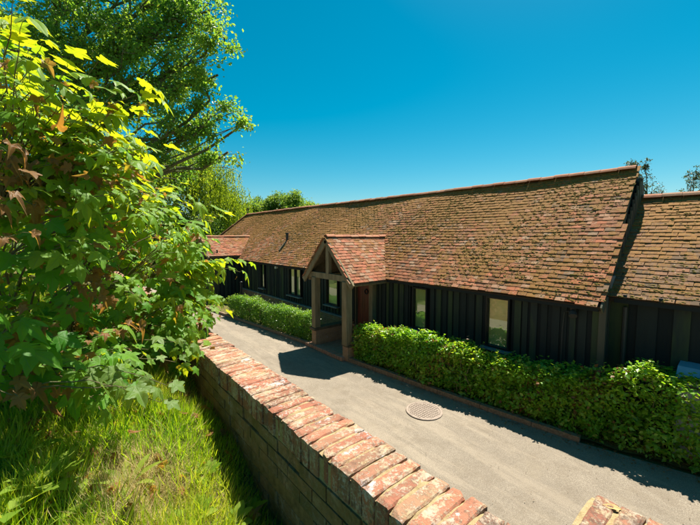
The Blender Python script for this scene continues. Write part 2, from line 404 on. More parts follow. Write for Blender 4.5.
# ------------------------------------------------------------------ setting: ground, path, bank
def sstep(a, b, x):
    t = np.clip((x-a)/(b-a), 0, 1); return t*t*(3-2*t)
def grid(xs, ys, zf, name, mat, parent=None):
    X, Y = np.meshgrid(xs, ys); Z = zf(X, Y)
    V = np.stack([X, Y, Z], -1).reshape(-1, 3); nx, ny = len(xs), len(ys)
    i = np.arange(ny-1)[:, None]*nx; j = np.arange(nx-1)[None]
    F = np.stack([i+j, i+j+1, i+nx+j+1, i+nx+j], -1).reshape(-1, 4)
    b = MB(); b.add(V, F); return b.build(name, mat, parent, smooth=True)
def farz(X, Y):
    r = np.hypot(X, Y); return -.03 + sstep(60, 400, r)*6
gx = np.concatenate([np.linspace(-700, -60, 18), np.linspace(-50, 60, 40), np.linspace(70, 700, 18)])
struct(grid(gx, gx, farz, 'ground', M['ground']))
KP = np.array([(4.3, 22), (4.62, 17.5), (4.93, 14.7), (5.25, 11.6), (5.53, 8.75), (5.62, 6.98), (5.89, 3.9), (6.15, 1.81), (6.55, .38), (7.3, -1.5), (8.2, -5)])
def kx(y): return np.interp(y, KP[::-1, 1], KP[::-1, 0])
ys = np.linspace(-5, 22, 109); b = MB(); V = []
for y in ys:
    for k in range(9): V.append([.86+(kx(y)+.02-.86)*k/8, y, 0])
V = np.array(V); V[:, 2] = .012*np.sin(V[:, 0]*1.3)*np.sin(V[:, 1]*.7) - .0
i = np.arange(108)[:, None]*9; j = np.arange(8)[None]
b.add(V, np.stack([i+j, i+j+1, i+10+j, i+9+j], -1).reshape(-1, 4)); struct(b.build('path', M['path'], smooth=True))
# far yard beyond the bend, same surface
b = MB(); b.add([[-3, 22, -.004], [4.32, 22, -.004], [5, 27, -.004], [-3, 30, -.004]], [[0, 1, 2, 3]]); struct(b.build('path', M['path']))
# planting bed between kerb and barn
b = MB(); V = []
ys2 = np.linspace(-5, 22, 136)
for y in ys2:
    for k in range(5):
        x0 = kx(y)+.1; V.append([x0+(7.0-x0)*k/4 if y > 1.6 else x0+(7.9-x0)*k/4, y, .035+.02*math.sin(y*9+k*4)])
V = np.array(V); i = np.arange(135)[:, None]*5; j = np.arange(4)[None]
b.add(V, np.stack([i+j, i+j+1, i+6+j, i+5+j], -1).reshape(-1, 4)); struct(b.build('planting_bed', M['soil'], smooth=True))
# kerb: low edging units
b = MB()
def edging(y0, y1):
    y = y0
    while y > y1:
        e = max(y-.9, y1); a = np.array([kx(y)+.05, y, .045]); c = np.array([kx(e)+.05, e+.008, .045])
        b.beam(a+[0, 0, random.uniform(-.006, .006)], c, .10, .11+random.uniform(-.01, .01)); y = e
edging(20, 8.78); edging(6.9, 1.7)
struct(b.build('kerb', M['kerb']))
# porch floor and brick threshold
b = MB(); b.box((6.35, 7.83, .04), (1.45, 1.75, .08)); struct(b.build('porch_floor', M['plinthbrick']))
b = MB()
for k in range(16):
    b.bbox((5.60-.05*0, 6.96+.0+k*.113+.055, .055), (.215, .103, .10), .008)
struct(b.build('threshold_step', brick_mat('threshold_brick', [(0, (.30, .13, .08)), (1, (.42, .22, .14))], .3, .3)))

# the bank: the high ground the photographer stands on
def bankz(X, Y):
    z = 1.96 + .165*np.clip(Y, -3, 4.5) + .16*np.clip(.65-X, 0, 4) + .03*np.sin(X*7+1)*np.sin(Y*6) + .02*np.sin(X*17)*np.sin(Y*13+2)
    z = z - .10*sstep(.42, .66, X)
    k = 1 - sstep(9, 18, Y)*sstep(-8, 0, X)
    k2 = 1 - sstep(-3, -9, Y)*0
    return z*k*k2 - .05*(k < .01)
bx = np.concatenate([np.linspace(-30, -3, 28), np.linspace(-2.8, .72, 60)])
by = np.concatenate([np.linspace(-12, -1, 23), np.linspace(-.9, 5, 90), np.linspace(5.2, 34, 60)])
struct(grid(bx, by, bankz, 'bank_ground', M['soil']))

# ------------------------------------------------------------------ brick garden walls
def garden_wall(label, x0, x1, y0, y1, top, loc):
    root = thing('brick_wall', label, 'wall', loc)
    xc = (x0+x1)/2; wd = x1-x0
    core = MB(); core.box((xc, (y0+y1)/2, (top-.225)/2-.05+.0), (wd-.007, y1-y0-.012, top-.225+.1)); core.build('mortar_core', M['mortar2'], root)
    bk = MB(); ztop = top-.11-.0
    nco = int(ztop/.060); 
    for c in range(nco):
        z = ztop - .030 - c*.060
        off = (c % 2)*.09
        y = y0 - off if off else y0
        n = 0
        y = y0 + (off if c % 2 else 0)
        if c % 2: 
            bk.bbox((xc, y0+.04, z), (wd, .079, .053), .005)
        while y < y1 - .02:
            L = min(.172, y1-y)
            near = y < 4.5
            jx = random.uniform(-.004, .004)
            bk.box((xc+jx, y+L/2, z+random.uniform(-.002, .002)), (wd+random.uniform(-.003, .003), L, .053)); y += .18
    bk.build('brick_courses', M['wallbrick'], root)
    mo = MB(); 
    # mortar bed shows between the coping bricks, slightly low and uneven
    ny = int((y1-y0)/.02); V = []
    for k in range(ny+1):
        yy = y0+.004+(y1-y0-.008)*k/ny
        for q, xx in enumerate((x0+.004, x0+.05, xc, x1-.05, x1-.004)):
            V.append([xx, yy, top-.0065+random.uniform(-.002, .002)-(.012 if q in (0, 4) else 0)])
    nn = 5; i = np.arange(ny)[:, None]*nn; j = np.arange(nn-1)[None]
    F = np.stack([i+j, i+j+1, i+nn+j+1, i+nn+j], -1).reshape(-1, 4)
    mo.add(np.array(V), F); mo.box((xc, (y0+y1)/2, top-.075), (wd-.012, y1-y0-.012, .09)); mo.build('mortar_bed', M['mortar'], root)
    cp = MB(); y = y0
    while y < y1 - .05:
        wdt = .0490+random.uniform(-.002, .003); ln = wd+.004+random.uniform(-.008, .010)
        a = random.uniform(-.009, .009); ca, sa = math.cos(a), math.sin(a)
        t2 = random.uniform(-.006, .006)
        R = np.array([[ca, -sa, 0], [sa, ca, 0], [0, 0, 1]]) @ np.array([[1, 0, t2], [0, 1, 0], [-t2, 0, 1]])
        worn_brick(cp, (xc+random.uniform(-.005, .005), y+wdt/2, top-.052+random.uniform(-.004, .003)), (ln, wdt, .104), R)
        y += wdt+.0068+random.uniform(-.0012, .0018)
    cp.build('coping', M['coping'], root)
    return root
def worn_brick(mb, c, s, R):
    """a brick as a fine grid with rounded, chipped arrises"""
    x, y, z = s[0]/2, s[1]/2, s[2]/2
    nx, ny = 11, 5
    us = np.linspace(-1, 1, nx); vs_ = np.linspace(-1, 1, ny)
    us = np.sign(us)*np.abs(us)**.6; vs_ = np.sign(vs_)*np.abs(vs_)**.35
    U, W = np.meshgrid(us, vs_)
    e = np.maximum(np.clip((np.abs(U)-.93)/.07, 0, 1), np.clip((np.abs(W)-.8)/.2, 0, 1))
    Z = z - e*e*(.003+.004*rng.random(U.shape)) - .0018*rng.random(U.shape)
    X = U*x*(1-.004*e); Y = W*y
    X = X + rng.uniform(-.002, .002, U.shape)*(np.abs(U) > .9); Y = Y + rng.uniform(-.0018, .0018, U.shape)*(np.abs(W) > .9)
    if rng.random() < .35:                           # a knocked corner
        cx, cy = rng.choice([-1, 1]), rng.choice([-1, 1])
        d = np.hypot((U-cx)*x, (W-cy)*y); k = np.clip(1-d/rng.uniform(.010, .022), 0, 1)
        Z = Z - k*.012; X = X - cx*k*.007; Y = Y - cy*k*.006
    V = np.stack([X, Y, Z], -1).reshape(-1, 3)
    i = np.arange(ny-1)[:, None]*nx; j = np.arange(nx-1)[None]
    F = np.stack([i+j, i+j+1, i+nx+j+1, i+nx+j], -1).reshape(-1, 4)
    ring = list(range(nx)) + [nx*k+nx-1 for k in range(1, ny)] + [nx*(ny-1)+k for k in range(nx-2, -1, -1)] + [nx*k for k in range(ny-2, 0, -1)]
    B = V[ring].copy(); B[:, 2] = -z
    m = len(ring); n0 = len(V)
    S = np.array([[ring[k], n0+k, n0+(k+1) % m, ring[(k+1) % m]] for k in range(m)])
    V = np.concatenate([V, B]) @ R.T + np.asarray(c)
    r = random.random()
    mb.add(V, np.concatenate([F, S]), r)
TOP = 2.55
garden_wall('long brick retaining wall with worn red brick coping running beside the tarmac path', .655, .868, -1.6, 9.0, TOP, (.76, 3.7, 0))
garden_wall('second short brick wall end with lichen spotted coping at the near right corner', .955, 1.17, -2.2, .285, TOP, (1.06, -1, 0))

# dead leaf lying on the near coping
def curled_leaf(c, s, name, label):
    V = []; F = []
    for k in range(7):
        u = k/6; wdt = .32*math.sin(PI*min(1, u*1.05))**.8
        for q in (-1, -.5, 0, .5, 1):
            V.append([wdt*q+.03*math.sin(k*3+q), (u-.5)*1.3, .07*abs(q)+.02*math.sin(u*4)+.02*math.cos(k*5+q*3)])
    for k in range(6):
        for q in range(4): F.append([k*5+q, k*5+q+1, k*5+q+6, k*5+q+5])
    a = .5; R = np.array([[math.cos(a), -math.sin(a), 0], [math.sin(a), math.cos(a), 0], [0, 0, 1]])
    b = MB(); b.add((np.array(V)*s) @ R.T + np.asarray(c), F)
    o = b.build(name, M['dead'], loc=c); tag(o, label, 'leaf'); return o
curled_leaf((1.140, .228, TOP-.004), .036, 'fallen_leaf', 'curled dry brown leaf lying on the edge of the near right brick coping')

# ------------------------------------------------------------------ roofs
def tile_slope(mb, O, A, Uu, La, Lu, keep=None, gauge=.1, tw=.165, sag=None, moss=None, mossn=0, rr=None):
    """courses of plain tiles; O eave corner, A unit along, Uu unit up the slope"""
    A = nrm(A); Uu = nrm(Uu); N = np.cross(A, Uu)
    if N[2] < 0: N = -N
    nc = int(Lu/gauge)+1; nt_ = int(La/tw)+1
    TV = np.array([[-.5, 0, 0], [.5, 0, 0], [.5, 1, 0], [-.5, 1, 0], [-.5, 0, 1], [0, 0, 1.12], [.5, 0, 1], [.5, 1, 1], [-.5, 1, 1]], float)
    TF4 = np.array([[3, 8, 4, 0], [1, 6, 7, 2]])
    c = []
    for k in range(nc):
        for q in range(nt_+1):
            a = (q+.5*(k % 2))*tw; u = k*gauge
            c.append((a, u))
    c = np.array(c); a = c[:, 0]+rng.uniform(-.006, .006, len(c)); u = c[:, 1]+rng.normal(0, .0035, len(c))
    # a few slipped tiles
    sl_ = rng.random(len(c)) < .02; u[sl_] -= rng.uniform(.01, .035, sl_.sum())
    pos = O + a[:, None]*A + u[:, None]*Uu
    if keep is not None:
        m = keep(pos); a, u, pos = a[m], u[m], pos[m]
    n = len(a)
    dz = .017 + rng.normal(0, .0022, n)
    wave = .010*np.sin(a*1.1+u*.6)+.006*np.sin(a*2.9+1.3)*np.sin(u*1.7)
    if sag is not None: wave = wave + sag(a, u)
    tail = pos + (dz+wave)[:, None]*N
    lift = rng.normal(0, .016, n); yaw = rng.normal(0, .010, n)
    L = .20; th = .015; W = tw-.005
    ydir = nrm(Uu - (.095+lift)[:, None]*N + yaw[:, None]*A)
    xdir = nrm(A[None] + rng.normal(0, .010, n)[:, None]*N - yaw[:, None]*Uu)
    zdir = np.cross(xdir, ydir); fl = -1 if float(zdir.mean(0) @ N) < 0 else 1; zdir = np.where((zdir @ N)[:, None] < 0, -zdir, zdir)
    ww = W*(1+rng.normal(0, .01, n))
    V = tail[:, None] + TV[None, :, 0, None]*ww[:, None, None]*xdir[:, None] + TV[None, :, 1, None]*L*ydir[:, None] + TV[None, :, 2, None]*th*zdir[:, None]
    base = (np.arange(n)*9)
    r = rng.random(n) if rr is None else rr(pos)
    Vf = V.reshape(-1, 3)
    off = mb.n
    mb.V.append(Vf); mb.n += len(Vf)
    for f in ([4, 5, 6, 7, 8], [0, 1, 6, 5, 4]):
        mb.groups.append((np.array([f[::fl]])+base[:, None]+off, r, None))
    for f in TF4: mb.groups.append((f[::fl][None]+base[:, None]+off, r, None))
    if moss is not None and mossn:
        idx = rng.integers(0, n, mossn)
        # cushions gather in patches on the tile tails
        pc = pos[idx]
        pn = np.sin(pc[:, 1]*1.9+pc[:, 2]*2.3)+np.sin(pc[:, 1]*.8-pc[:, 2]*3.1+1)+np.sin(pc[:, 1]*5.1+pc[:, 2]*4)*.6+(pc[:, 2]-3.2)*.5
        idx = idx[pn+rng.normal(0, .8, mossn) > .1]; k = len(idx)
        mp = tail[idx] + (rng.uniform(-.5, .5, k)*W)[:, None]*A + rng.uniform(-.005, .05, k)[:, None]*Uu + .012*N
        s = rng.uniform(.008, .024, k)
        dome = np.array([[math.cos(q*PI/3), math.sin(q*PI/3), 0] for q in range(6)] + [[.55*math.cos(q*PI/3+.5), .55*math.sin(q*PI/3+.5), .45] for q in range(6)] + [[0, 0, .6]])
        DF = np.array([[q, (q+1) % 6, 6+(q+1) % 6] for q in range(6)]+[[q, 6+(q+1) % 6, 6+q] for q in range(6)]+[[6+q, 6+(q+1) % 6, 12] for q in range(6)])
        S = np.stack([s*rng.uniform(.8, 1.9, k), s*rng.uniform(.6, 1.1, k), s*rng.uniform(.5, 1.0, k)], 1)
        moss.inst((dome, DF), mp, np.repeat(Uu[None], k, 0), np.repeat(N[None], k, 0), S, rng.random(k))
def ridge_tiles(mb, a, b, L=.30, r=.125, wav=.008):
    a = np.asarray(a, float); b = np.asarray(b, float); d = nrm(b-a); n = max(1, round(np.linalg.norm(b-a)/L)); L = np.linalg.norm(b-a)/n
    side = nrm(np.cross(d, [0, 0, 1])); up = np.cross(side, d)
    for k in range(n):
        p = a+d*L*k+up*random.uniform(-wav, wav); q = p+d*(L-.004)+up*random.uniform(-.004, .006)
        V = []
        for e, rr_ in ((p, r), (q, r)):
            for i in range(7):
                t_ = -1.15+2.3*i/6; V.append(e+side*math.sin(t_)*rr_+up*(math.cos(t_)*rr_-.06))
            for i in range(7):
                t_ = -1.15+2.3*i/6; V.append(e+side*math.sin(t_)*(rr_-.018)+up*(math.cos(t_)*(rr_-.018)-.06))
        F = [[i, i+1, 15+i, 14+i] for i in range(6)] + [[i+7, i, i+1, i+8] for i in range(6)] + [[14+i, 15+i, 22+i, 21+i] for i in range(6)] + [[0, 14, 21, 7], [6, 13, 27, 20]]
        mb.add(np.array(V), F, random.random())

# ------------------------------------------------------------------ the long barn
XW, XE, XR = 7.05, 6.80, 9.20
ZE, ZR = 2.13, 4.70
Y0, Y1 = 1.63, 24.2          # gable (near) and hip (far) ends of the eave
YR1 = 21.5
XB = 2*XR-XW
barn = thing('barn', 'long low black boarded barn with mossy clay tile roof and oak gabled porch', 'barn', (9, 12, 0))
U1 = nrm([XR-XE, 0, ZR-ZE]); LU = math.hypot(XR-XE, ZR-ZE)
def mainz(x): return ZE+(x-XE)*(ZR-ZE)/(XR-XE)
PC, PW, PX, PZ, PE = 7.77, 1.12, 5.58, 3.29, 2.09       # porch centre y, half width, front x, ridge z, eave z
QC, QW, QX, QZ, QE = 18.2, .97, 5.35, 3.30, 2.33        # far porch
def porchz(y, c, hw, z, e): return z-(z-e)*np.abs(y-c)/hw
def keep_main(p):
    far = YR1+(Y1-YR1)*(ZR-p[:, 2])/(ZR-ZE)
    k = (p[:, 1] < far-.04) & (p[:, 1] > Y0+.02+(p[:, 2]-ZE)*.045)
    for c, hw, z, e in ((PC, PW, PZ, PE), (QC, QW, QZ, QE)):
        k &= ~((porchz(p[:, 1], c, hw, z, e) > p[:, 2]+.10) & (np.abs(p[:, 1]-c) < hw))
    return k
def sagf(a, u): return -.018*np.sin(a*.31)*u/3.3 + .012*np.sin(a*.9+u)
def main_r(p):
    r = rng.random(len(p))
    return r
tl = MB(); ms = MB()
tile_slope(tl, np.array([XE, Y0, ZE]), [0, 1, 0], U1, Y1-Y0, LU-.05, keep_main, sag=sagf, moss=ms, mossn=26000)
roof = tl.build('roof', M['tile'], barn)
o = ms.build('moss_cushions', M['moss'], roof, smooth=True); o['kind'] = 'stuff'
rt = MB()
R0 = Y0+.14
pts = [(XR, R0+k*(YR1-R0)/8, ZR+.022-.02*math.sin(k*PI/4)) for k in range(9)]
for k in range(8): ridge_tiles(rt, pts[k], pts[k+1])
ridge_tiles(rt, (XR, YR1, ZR+.03), (XE, Y1, ZE+.05))
rt.build('ridge', M['ridge'], roof)
# roof body beneath the tiles
b = MB(); d = .05
def slabz(x, z): return z-d
b.add([[XE+.03, Y0+.05, ZE-.005], [XE+.03, Y1-.05, ZE-.005], [XR, YR1, ZR-.02], [XR, R0+.04, ZR-.02], [XE+.07, Y0+.05, ZE-.08], [XE+.07, Y1-.05, ZE-.08], [XR, YR1, ZR-.12], [XR, R0+.04, ZR-.12],
       [2*XR-XE, Y0+.05, ZE], [2*XR-XE, Y1-.05, ZE]],
      [[0, 3, 2, 1], [4, 5, 6, 7], [0, 1, 5, 4], [0, 4, 7, 3], [3, 8, 9, 2], [1, 2, 6, 5]])
b.add([[XE+.03, Y1-.05, ZE], [2*XR-XE, Y1-.05, ZE], [XR, YR1, ZR-.02]], [[0, 2, 1]])
b.build('roof_deck', M['under'], roof)
# back slope tiles, only near the verge, and the hip
tb = MB(); tile_slope(tb, np.array([2*XR-XE, Y0+.05, ZE]), [0, 1, 0], nrm([-(XR-XE), 0, ZR-ZE]), YR1-Y0, LU-.16, lambda p: p[:, 1] > Y0+.05+(p[:, 2]-ZE)*.045, gauge=.1)
tb.build('back_slope', M['tile'], roof)
# bargeboard and verge
b = MB()
b.beam((XE+.03, Y0+.03, ZE-.06), (XR, R0+.0, ZR-.10), .025, .16, up=(0, 0, 1)); b.build('bargeboard', M['boardpale'], barn)
b = MB(); b.beam((2*XR-XE, Y0+.03, ZE-.06), (XR, R0+.0, ZR-.10), .025, .16); b.build('bargeboard', M['boardpale'], barn)

# openings in the front wall: (y0, y1, z0, z1)
WIN = [(3.26, 3.78, .93, 2.02, 1), (5.36, 5.83, .90, 1.99, 1), (9.05, 9.72, .95, 2.0, 2), (11.40, 12.32, .95, 2.04, 3), (14.55, 14.97, .93, 2.06, 1)]
DOOR = (7.40, 8.16, .08, 1.97)
def boards(mb, p0, p1, z0, z1, out, holes=(), wmin=.055, wmax=.115, ztopf=None):
    """vertical waney boards with cover boards proud of them"""
    p0 = np.array(p0, float); p1 = np.array(p1, float); L = np.linalg.norm(p1-p0); d = (p1-p0)/L; o_ = np.array(out, float)
    s = 0; k = 0
    while s < L-.01:
        wd = min(random.uniform(wmin, wmax), L-s); c = s+wd/2; proud = k % 2
        wv = wd+(.03 if proud else 0)
        y = (p0+d*c)
        zt = z1 if ztopf is None else ztopf(y[0], y[1])
        segs = [(z0-random.uniform(0, .02), zt)]
        for (h0, h1, a, bb) in holes:
            lo, hi = c-wv/2, c+wv/2
            if hi > h0+.005 and lo < h1-.005:
                ns = []
                for (q0, q1) in segs:
                    if a > q0: ns.append((q0, a))
                    if bb < q1: ns.append((bb, q1))
                segs = ns
        lo, hi = c-wv/2, c+wv/2
        hit = any(hi > h[0]+.005 and lo < h[1]-.005 for h in holes)
        r = random.uniform(.5, 1) if proud else random.uniform(0, .5)
        for (q0, q1) in segs:
            if q1-q0 < .02: continue
            pc = p0+d*c; t_ = .022
            ang = random.uniform(-.02, .02)
            ctr = np.array([pc[0], pc[1], (q0+q1)/2]) + np.array([o_[0], o_[1], 0])*(t_/2+proud*.024+random.uniform(0, .004))
            R = np.stack([np.array([d[0], d[1], 0]), np.array([o_[0], o_[1], 0]), np.array([0, 0, 1.])], 1)
            mb.box(ctr, (wv, t_, q1-q0), R, r)
        s += wd; k += 1
holes = [(a-.0, b_+.0, c-.0, d_+.0) for a, b_, c, d_, _ in WIN]+[(DOOR[0], DOOR[1], 0, DOOR[3])]
cl = MB(); boards(cl, (XW, Y0+.02), (XW, Y1-.3), .66, 2.24, (-1, 0), [(h[0]-Y0-.02, h[1]-Y0-.02, h[2], h[3]) for h in holes])
cl.build('cladding', M['board'], barn)
# wall carcass behind, one box per solid stretch
b = MB(); e = XW+.10
cuts = sorted(holes); y = Y0+.03
for h in cuts:
    b.box((e, (y+h[0])/2, 1.15), (.16, h[0]-y, 2.3)); 
    if h[2] > 0: b.box((e, (h[0]+h[1])/2, h[2]/2), (.16, h[1]-h[0]-.002, h[2]))
    b.box((e, (h[0]+h[1])/2, (h[3]+2.3)/2), (.16, h[1]-h[0]-.002, 2.3-h[3])); y = h[1]
b.box((e, (y+Y1-.3)/2, 1.15), (.16, Y1-.3-y, 2.3))
b.box((XB, (Y0+Y1)/2, 1.15), (.16, Y1-Y0-.5, 2.3)); b.box(((XW+XB)/2, Y1-.35, 1.15), (XB-XW-.2, .12, 2.3))
b.box(((XW+XB)/2, (Y0+Y1)/2, -.01), (XB-XW, Y1-Y0-.6, .04))
b.build('wall', M['black'], barn)
g = MB()
g.add([[XW+.02, Y0+.09, 0], [XB, Y0+.09, 0], [XB, Y0+.09, mainz(XW)-.1], [XR, Y0+.09, ZR-.12], [XW+.02, Y0+.09, mainz(XW)-.1]], [[0, 1, 2, 3, 4]])
g.build('gable_wall', M['black'], barn)
g = MB(); boards(g, (XW, Y0+.085), (XB, Y0+.085), .02, 2.2, (0, -1), ztopf=lambda x, y: ZR-.16-abs(x-XR)*(ZR-ZE)/(XR-XE))
g.build('gable_cladding', M['boardgrey'], barn)
b = MB(); b.box((XW-.03, Y0+.05, 1.16), (.09, .10, 2.24), rnd=.6); b.build('corner_board', M['boardpale'], barn)
# brick plinth with a sill board on it
for (pa, pb) in ((Y0+.03, DOOR[0]-.02), (DOOR[1]+.02, Y1-.4)):
  b = MB()
  for c in range(8):
    y = pa+(c % 2)*.11
    while y < pb-.2:
            b.box((XW-.045, y+.105, .04+c*.075), (.09, .215+random.uniform(-.004, .002), .066))
            y += .225
  b.build('plinth', M['plinthbrick'], barn)
b = MB(); b.box((XW-.03, (Y0+DOOR[0])/2, .31), (.08, DOOR[0]-Y0-.2, .6)); b.box((XW-.03, (Y1+DOOR[1])/2, .31), (.08, Y1-DOOR[1]-.7, .6)); b.build('plinth_mortar', M['mortar'], barn)
b = MB(); b.box((XW-.065, (DOOR[1]+Y1)/2-.1, .648), (.15, Y1-DOOR[1]-.5, .045), rnd=.3); b.box((XW-.065, (DOOR[0]+Y0)/2, .648), (.15, DOOR[0]-Y0-.1, .045), rnd=.3)
b.build('plinth_ledge', M['lead'], barn)
# soffit and gutter board
b = MB(); b.box((XE+.06, (Y0+PC-PW)/2+.03, ZE-.045), (.03, PC-PW-Y0-.1, .09), rnd=.2); b.box((XE+.06, (PC+PW+QC-QW)/2, ZE-.045), (.03, QC-QW-PC-PW, .09), rnd=.2)
b.box((XE+.06, (QC+QW+Y1)/2, ZE-.045), (.03, Y1-QC-QW-.2, .09), rnd=.2)
b.build('fascia', M['board'], barn)
b = MB(); b.box(((XE+XW)/2+.03, (Y0+Y1)/2, ZE+.0+.02), (XW-XE-.1, Y1-Y0-.3, .02), rnd=.2); b.build('soffit', M['board'], barn)
for (a, b_, c, d_, pn) in WIN:
    f = MB(); s = .035; x = XW-.035
    f.box((x, a+s/2, (c+d_)/2), (.11, s, d_-c)); f.box((x, b_-s/2, (c+d_)/2), (.11, s, d_-c))
    f.box((x, (a+b_)/2, d_-s/2), (.108, b_-a-2*s, s)); f.box((x, (a+b_)/2, c+s/2), (.108, b_-a-2*s, s))
    if pn == 3: f.box((x, a+(b_-a)*.5, (c+d_)/2), (.09, .06, d_-c-2*s))
    fr_ = f.build('window', M['black'], barn)
    q = MB(); q.add([[x+.01, a+s, c+s], [x+.01, a+s, d_-s], [x+.01, b_-s, d_-s], [x+.01, b_-s, c+s]], [[0, 1, 2, 3]]); q.build('pane', M['glass'], fr_)
    q = MB(); q.box((x+.06, (a+b_)/2, (c+d_)/2), (.01, b_-a-.004, d_-c-.004)); q.build('reflection_panel', M['reflection_panel'], fr_)  # added panel behind the pane, carries the painted reflection colour
    q = MB(); q.box((XW-.10, (a+b_)/2, c-.03), (.17, b_-a+.12, .035)); q.build('sill', M['lead'], fr_)
# door in the porch
f = MB(); a, b_, c, d_ = DOOR
for k in range(6): f.box((XW+.03, a+.05+(k+.5)*(b_-a-.1)/6, (c+d_)/2), (.045, (b_-a-.1)/6-.006, d_-c-.05))
dr = f.build('door', M['door'], barn)
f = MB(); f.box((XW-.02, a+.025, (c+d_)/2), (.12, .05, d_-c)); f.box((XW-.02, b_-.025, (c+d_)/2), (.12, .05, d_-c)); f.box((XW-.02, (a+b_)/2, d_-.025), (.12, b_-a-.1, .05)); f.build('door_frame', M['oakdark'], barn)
f = MB(); ang = np.linspace(0, 2*PI, 15); f.tube(np.stack([np.full(15, XW-.01), a+.30+.07*np.cos(ang), 1.62+.07*np.sin(ang)], 1), .02, 6); f.build('knocker', M['black'], dr)
# small white wall lamp, vent pipe, finial
f = MB()
f.box((XW-.05, 13.35, 2.0), (.04, .10, .12)); f.bbox((XW-.11, 13.35, 2.0), (.09, .13, .13), .02); f.build('wall_lamp', M['white'], barn)
f = MB(); f.box((XW-.07, 2.12, 1.98), (.05, .08, .08)); f.tube([(XW-.11, 2.12, 1.98), (XW-.15, 2.10, 1.95), (XW-.20, 2.08, 1.90)], [.03, .06, .065], 10)
f.tube([(XW-.07, 2.18, 1.95), (XW-.07, 2.26, 1.93), (XW-.07, 2.28, 1.6), (XW-.07, 2.28, .8)], .009, 5); f.build('security_lamp', M['pipe'], barn)
f = MB(); x = 7.72; z = mainz(x); f.tube([(x, 13.72, z-.1), (x-.01, 13.72, z+.30), (x-.01, 13.72, z+.31)], [.062, .062, .05], 12); f.tube([(x-.01, 13.72, z+.31), (x-.01, 13.72, z+.37)], [.085, .075], 12)
vp = f.build('vent_pipe', M['pipe'], roof)
f = MB()
pp = np.array([7.30, 13.72, mainz(7.30)+.055]); f.beam(pp, (7.66, 13.72, mainz(7.66)+.055), .13, .012, up=(-.76, 0, .64)); f.build('lead_flashing', M['kerb'], roof)
f = MB(); f.tube([(XR, YR1-.05, ZR), (XR, YR1-.05, ZR+.48)], .018, 6); f.tube([(XR, YR1-.05, ZR+.02), (XR, YR1-.05, ZR+.12)], [.09, .05], 8); f.beam((XR, YR1-.22, ZR+.40), (XR, YR1+.12, ZR+.40), .015, .05); f.beam((XR-.14, YR1-.05, ZR+.33), (XR+.14, YR1-.05, ZR+.33), .015, .03)
f.build('finial', M['pipe'], roof)

# porches
def porch(c, hw, fx, zr, ze, front, zpost, xp, label=None):
    par = MB(); par.box((fx+.09, c, ze+.10), (.12, hw*2-.35, .16), rnd=.5)   # tie beam is the porch's own mesh
    po = par.build('porch', M['oak'], barn)
    if label: po['label'] = label
    L = math.hypot(hw, zr-ze)
    for s in (-1, 1):
        up = nrm([0, -s*hw, zr-ze]); tl = MB()
        O = np.array([fx, c+s*hw, ze])
        def keep(p):
            return (mainz(p[:, 0]) < p[:, 2]+.05) | (p[:, 0] < XE)
        ms2 = MB()
        tile_slope(tl, O, [1, 0, 0], up, 2.5, L-.14, keep, moss=ms2, mossn=300)
        rf = tl.build('porch_roof', M['tile_red'], po)
        d = MB(); inz = .02
        xe = XE+(ze-ZE)*(XR-XE)/(ZR-ZE)+.05; xr = XE+(zr-ZE)*(XR-XE)/(ZR-ZE)
        d.add([[fx+.03, c+s*hw*.99, ze-.01], [xe+.1, c+s*hw*.99, ze-.01], [xr, c, zr-.02], [fx+.03, c, zr-.02], [fx+.03, c+s*hw*.99, ze-.05], [xe+.1, c+s*hw*.99, ze-.05], [xr, c, zr-.07], [fx+.03, c, zr-.07]],
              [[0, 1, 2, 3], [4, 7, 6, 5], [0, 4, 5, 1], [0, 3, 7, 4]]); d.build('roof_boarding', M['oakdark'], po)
    rt = MB(); ridge_tiles(rt, (fx-.01, c, zr+.03), (XE+(zr-ZE)*(XR-XE)/(ZR-ZE)-.0, c, zr+.03), r=.10); rt.build('porch_ridge', M['ridge'], po)
    for s in (-1, 1):
        d = MB(); d.beam((fx-.005, c+s*(hw+.03), ze-.09), (fx-.005, c+s*.0, zr-.075), .05, .17, rnd=.5, up=(0, 0, 1)); d.build('bargeboard', M['oak'], po)
    d = MB(); d.beam((fx+.09, c, ze+.18), (fx+.09, c, zr-.08), .11, .13, rnd=.4, up=(0, 1, 0)); d.build('king_post', M['oak'], po)
    for s in (-1, 1):
        d = MB(); d.beam((fx+.10, c+s*(hw-.12), ze-.02), (XW, c+s*(hw-.12), ze-.02), .12, .14); d.build('side_plate', M['oak'], po)
    return po
po = porch(PC, PW, PX, PZ, PE, None, None, None, 'oak gabled entrance porch with red clay tiles in the middle of the barn')
for (x, y, z0, s) in ((PX+.10, 8.43, .60, .20), (PX+.10, 6.97, .42, .21), (6.93, 7.30, .05, .17), (6.93, 8.52, .05, .16)):
    d = MB(); d.bbox((x, y, (z0+PE+.03)/2), (s, s*.95, PE+.03-z0), .012, rnd=random.random()); d.build('post', M['oak'], po)
def low_wall(parent, x0, x1, y0, y1, h):
    d = MB()
    nc_ = int(h/.075)
    for c in range(nc_):
        L = max(x1-x0, y1-y0); alongx = (x1-x0) > (y1-y0); s = (c % 2)*.11
        if s: 
            if alongx: d.box((x0+.052, (y0+y1)/2, .04+c*.075), (.10, y1-y0, .066))
            else: d.box(((x0+x1)/2, y0+.052, .04+c*.075), (x1-x0, .10, .066))
        while s < L-.02:
            l = min(.215, L-s)
            if alongx: d.box((x0+s+l/2, (y0+y1)/2, .04+c*.075), (l-.008, y1-y0, .066))
            else: d.box(((x0+x1)/2, y0+s+l/2, .04+c*.075), (x1-x0, l-.008, .066))
            s += .225
    d.build('brick_dwarf_wall', M['plinthbrick'], parent)
    d = MB(); d.box(((x0+x1)/2, (y0+y1)/2, h/2), (x1-x0-.012, y1-y0-.012, h-.01)); d.build('dwarf_wall_core', M['mortar'], parent)
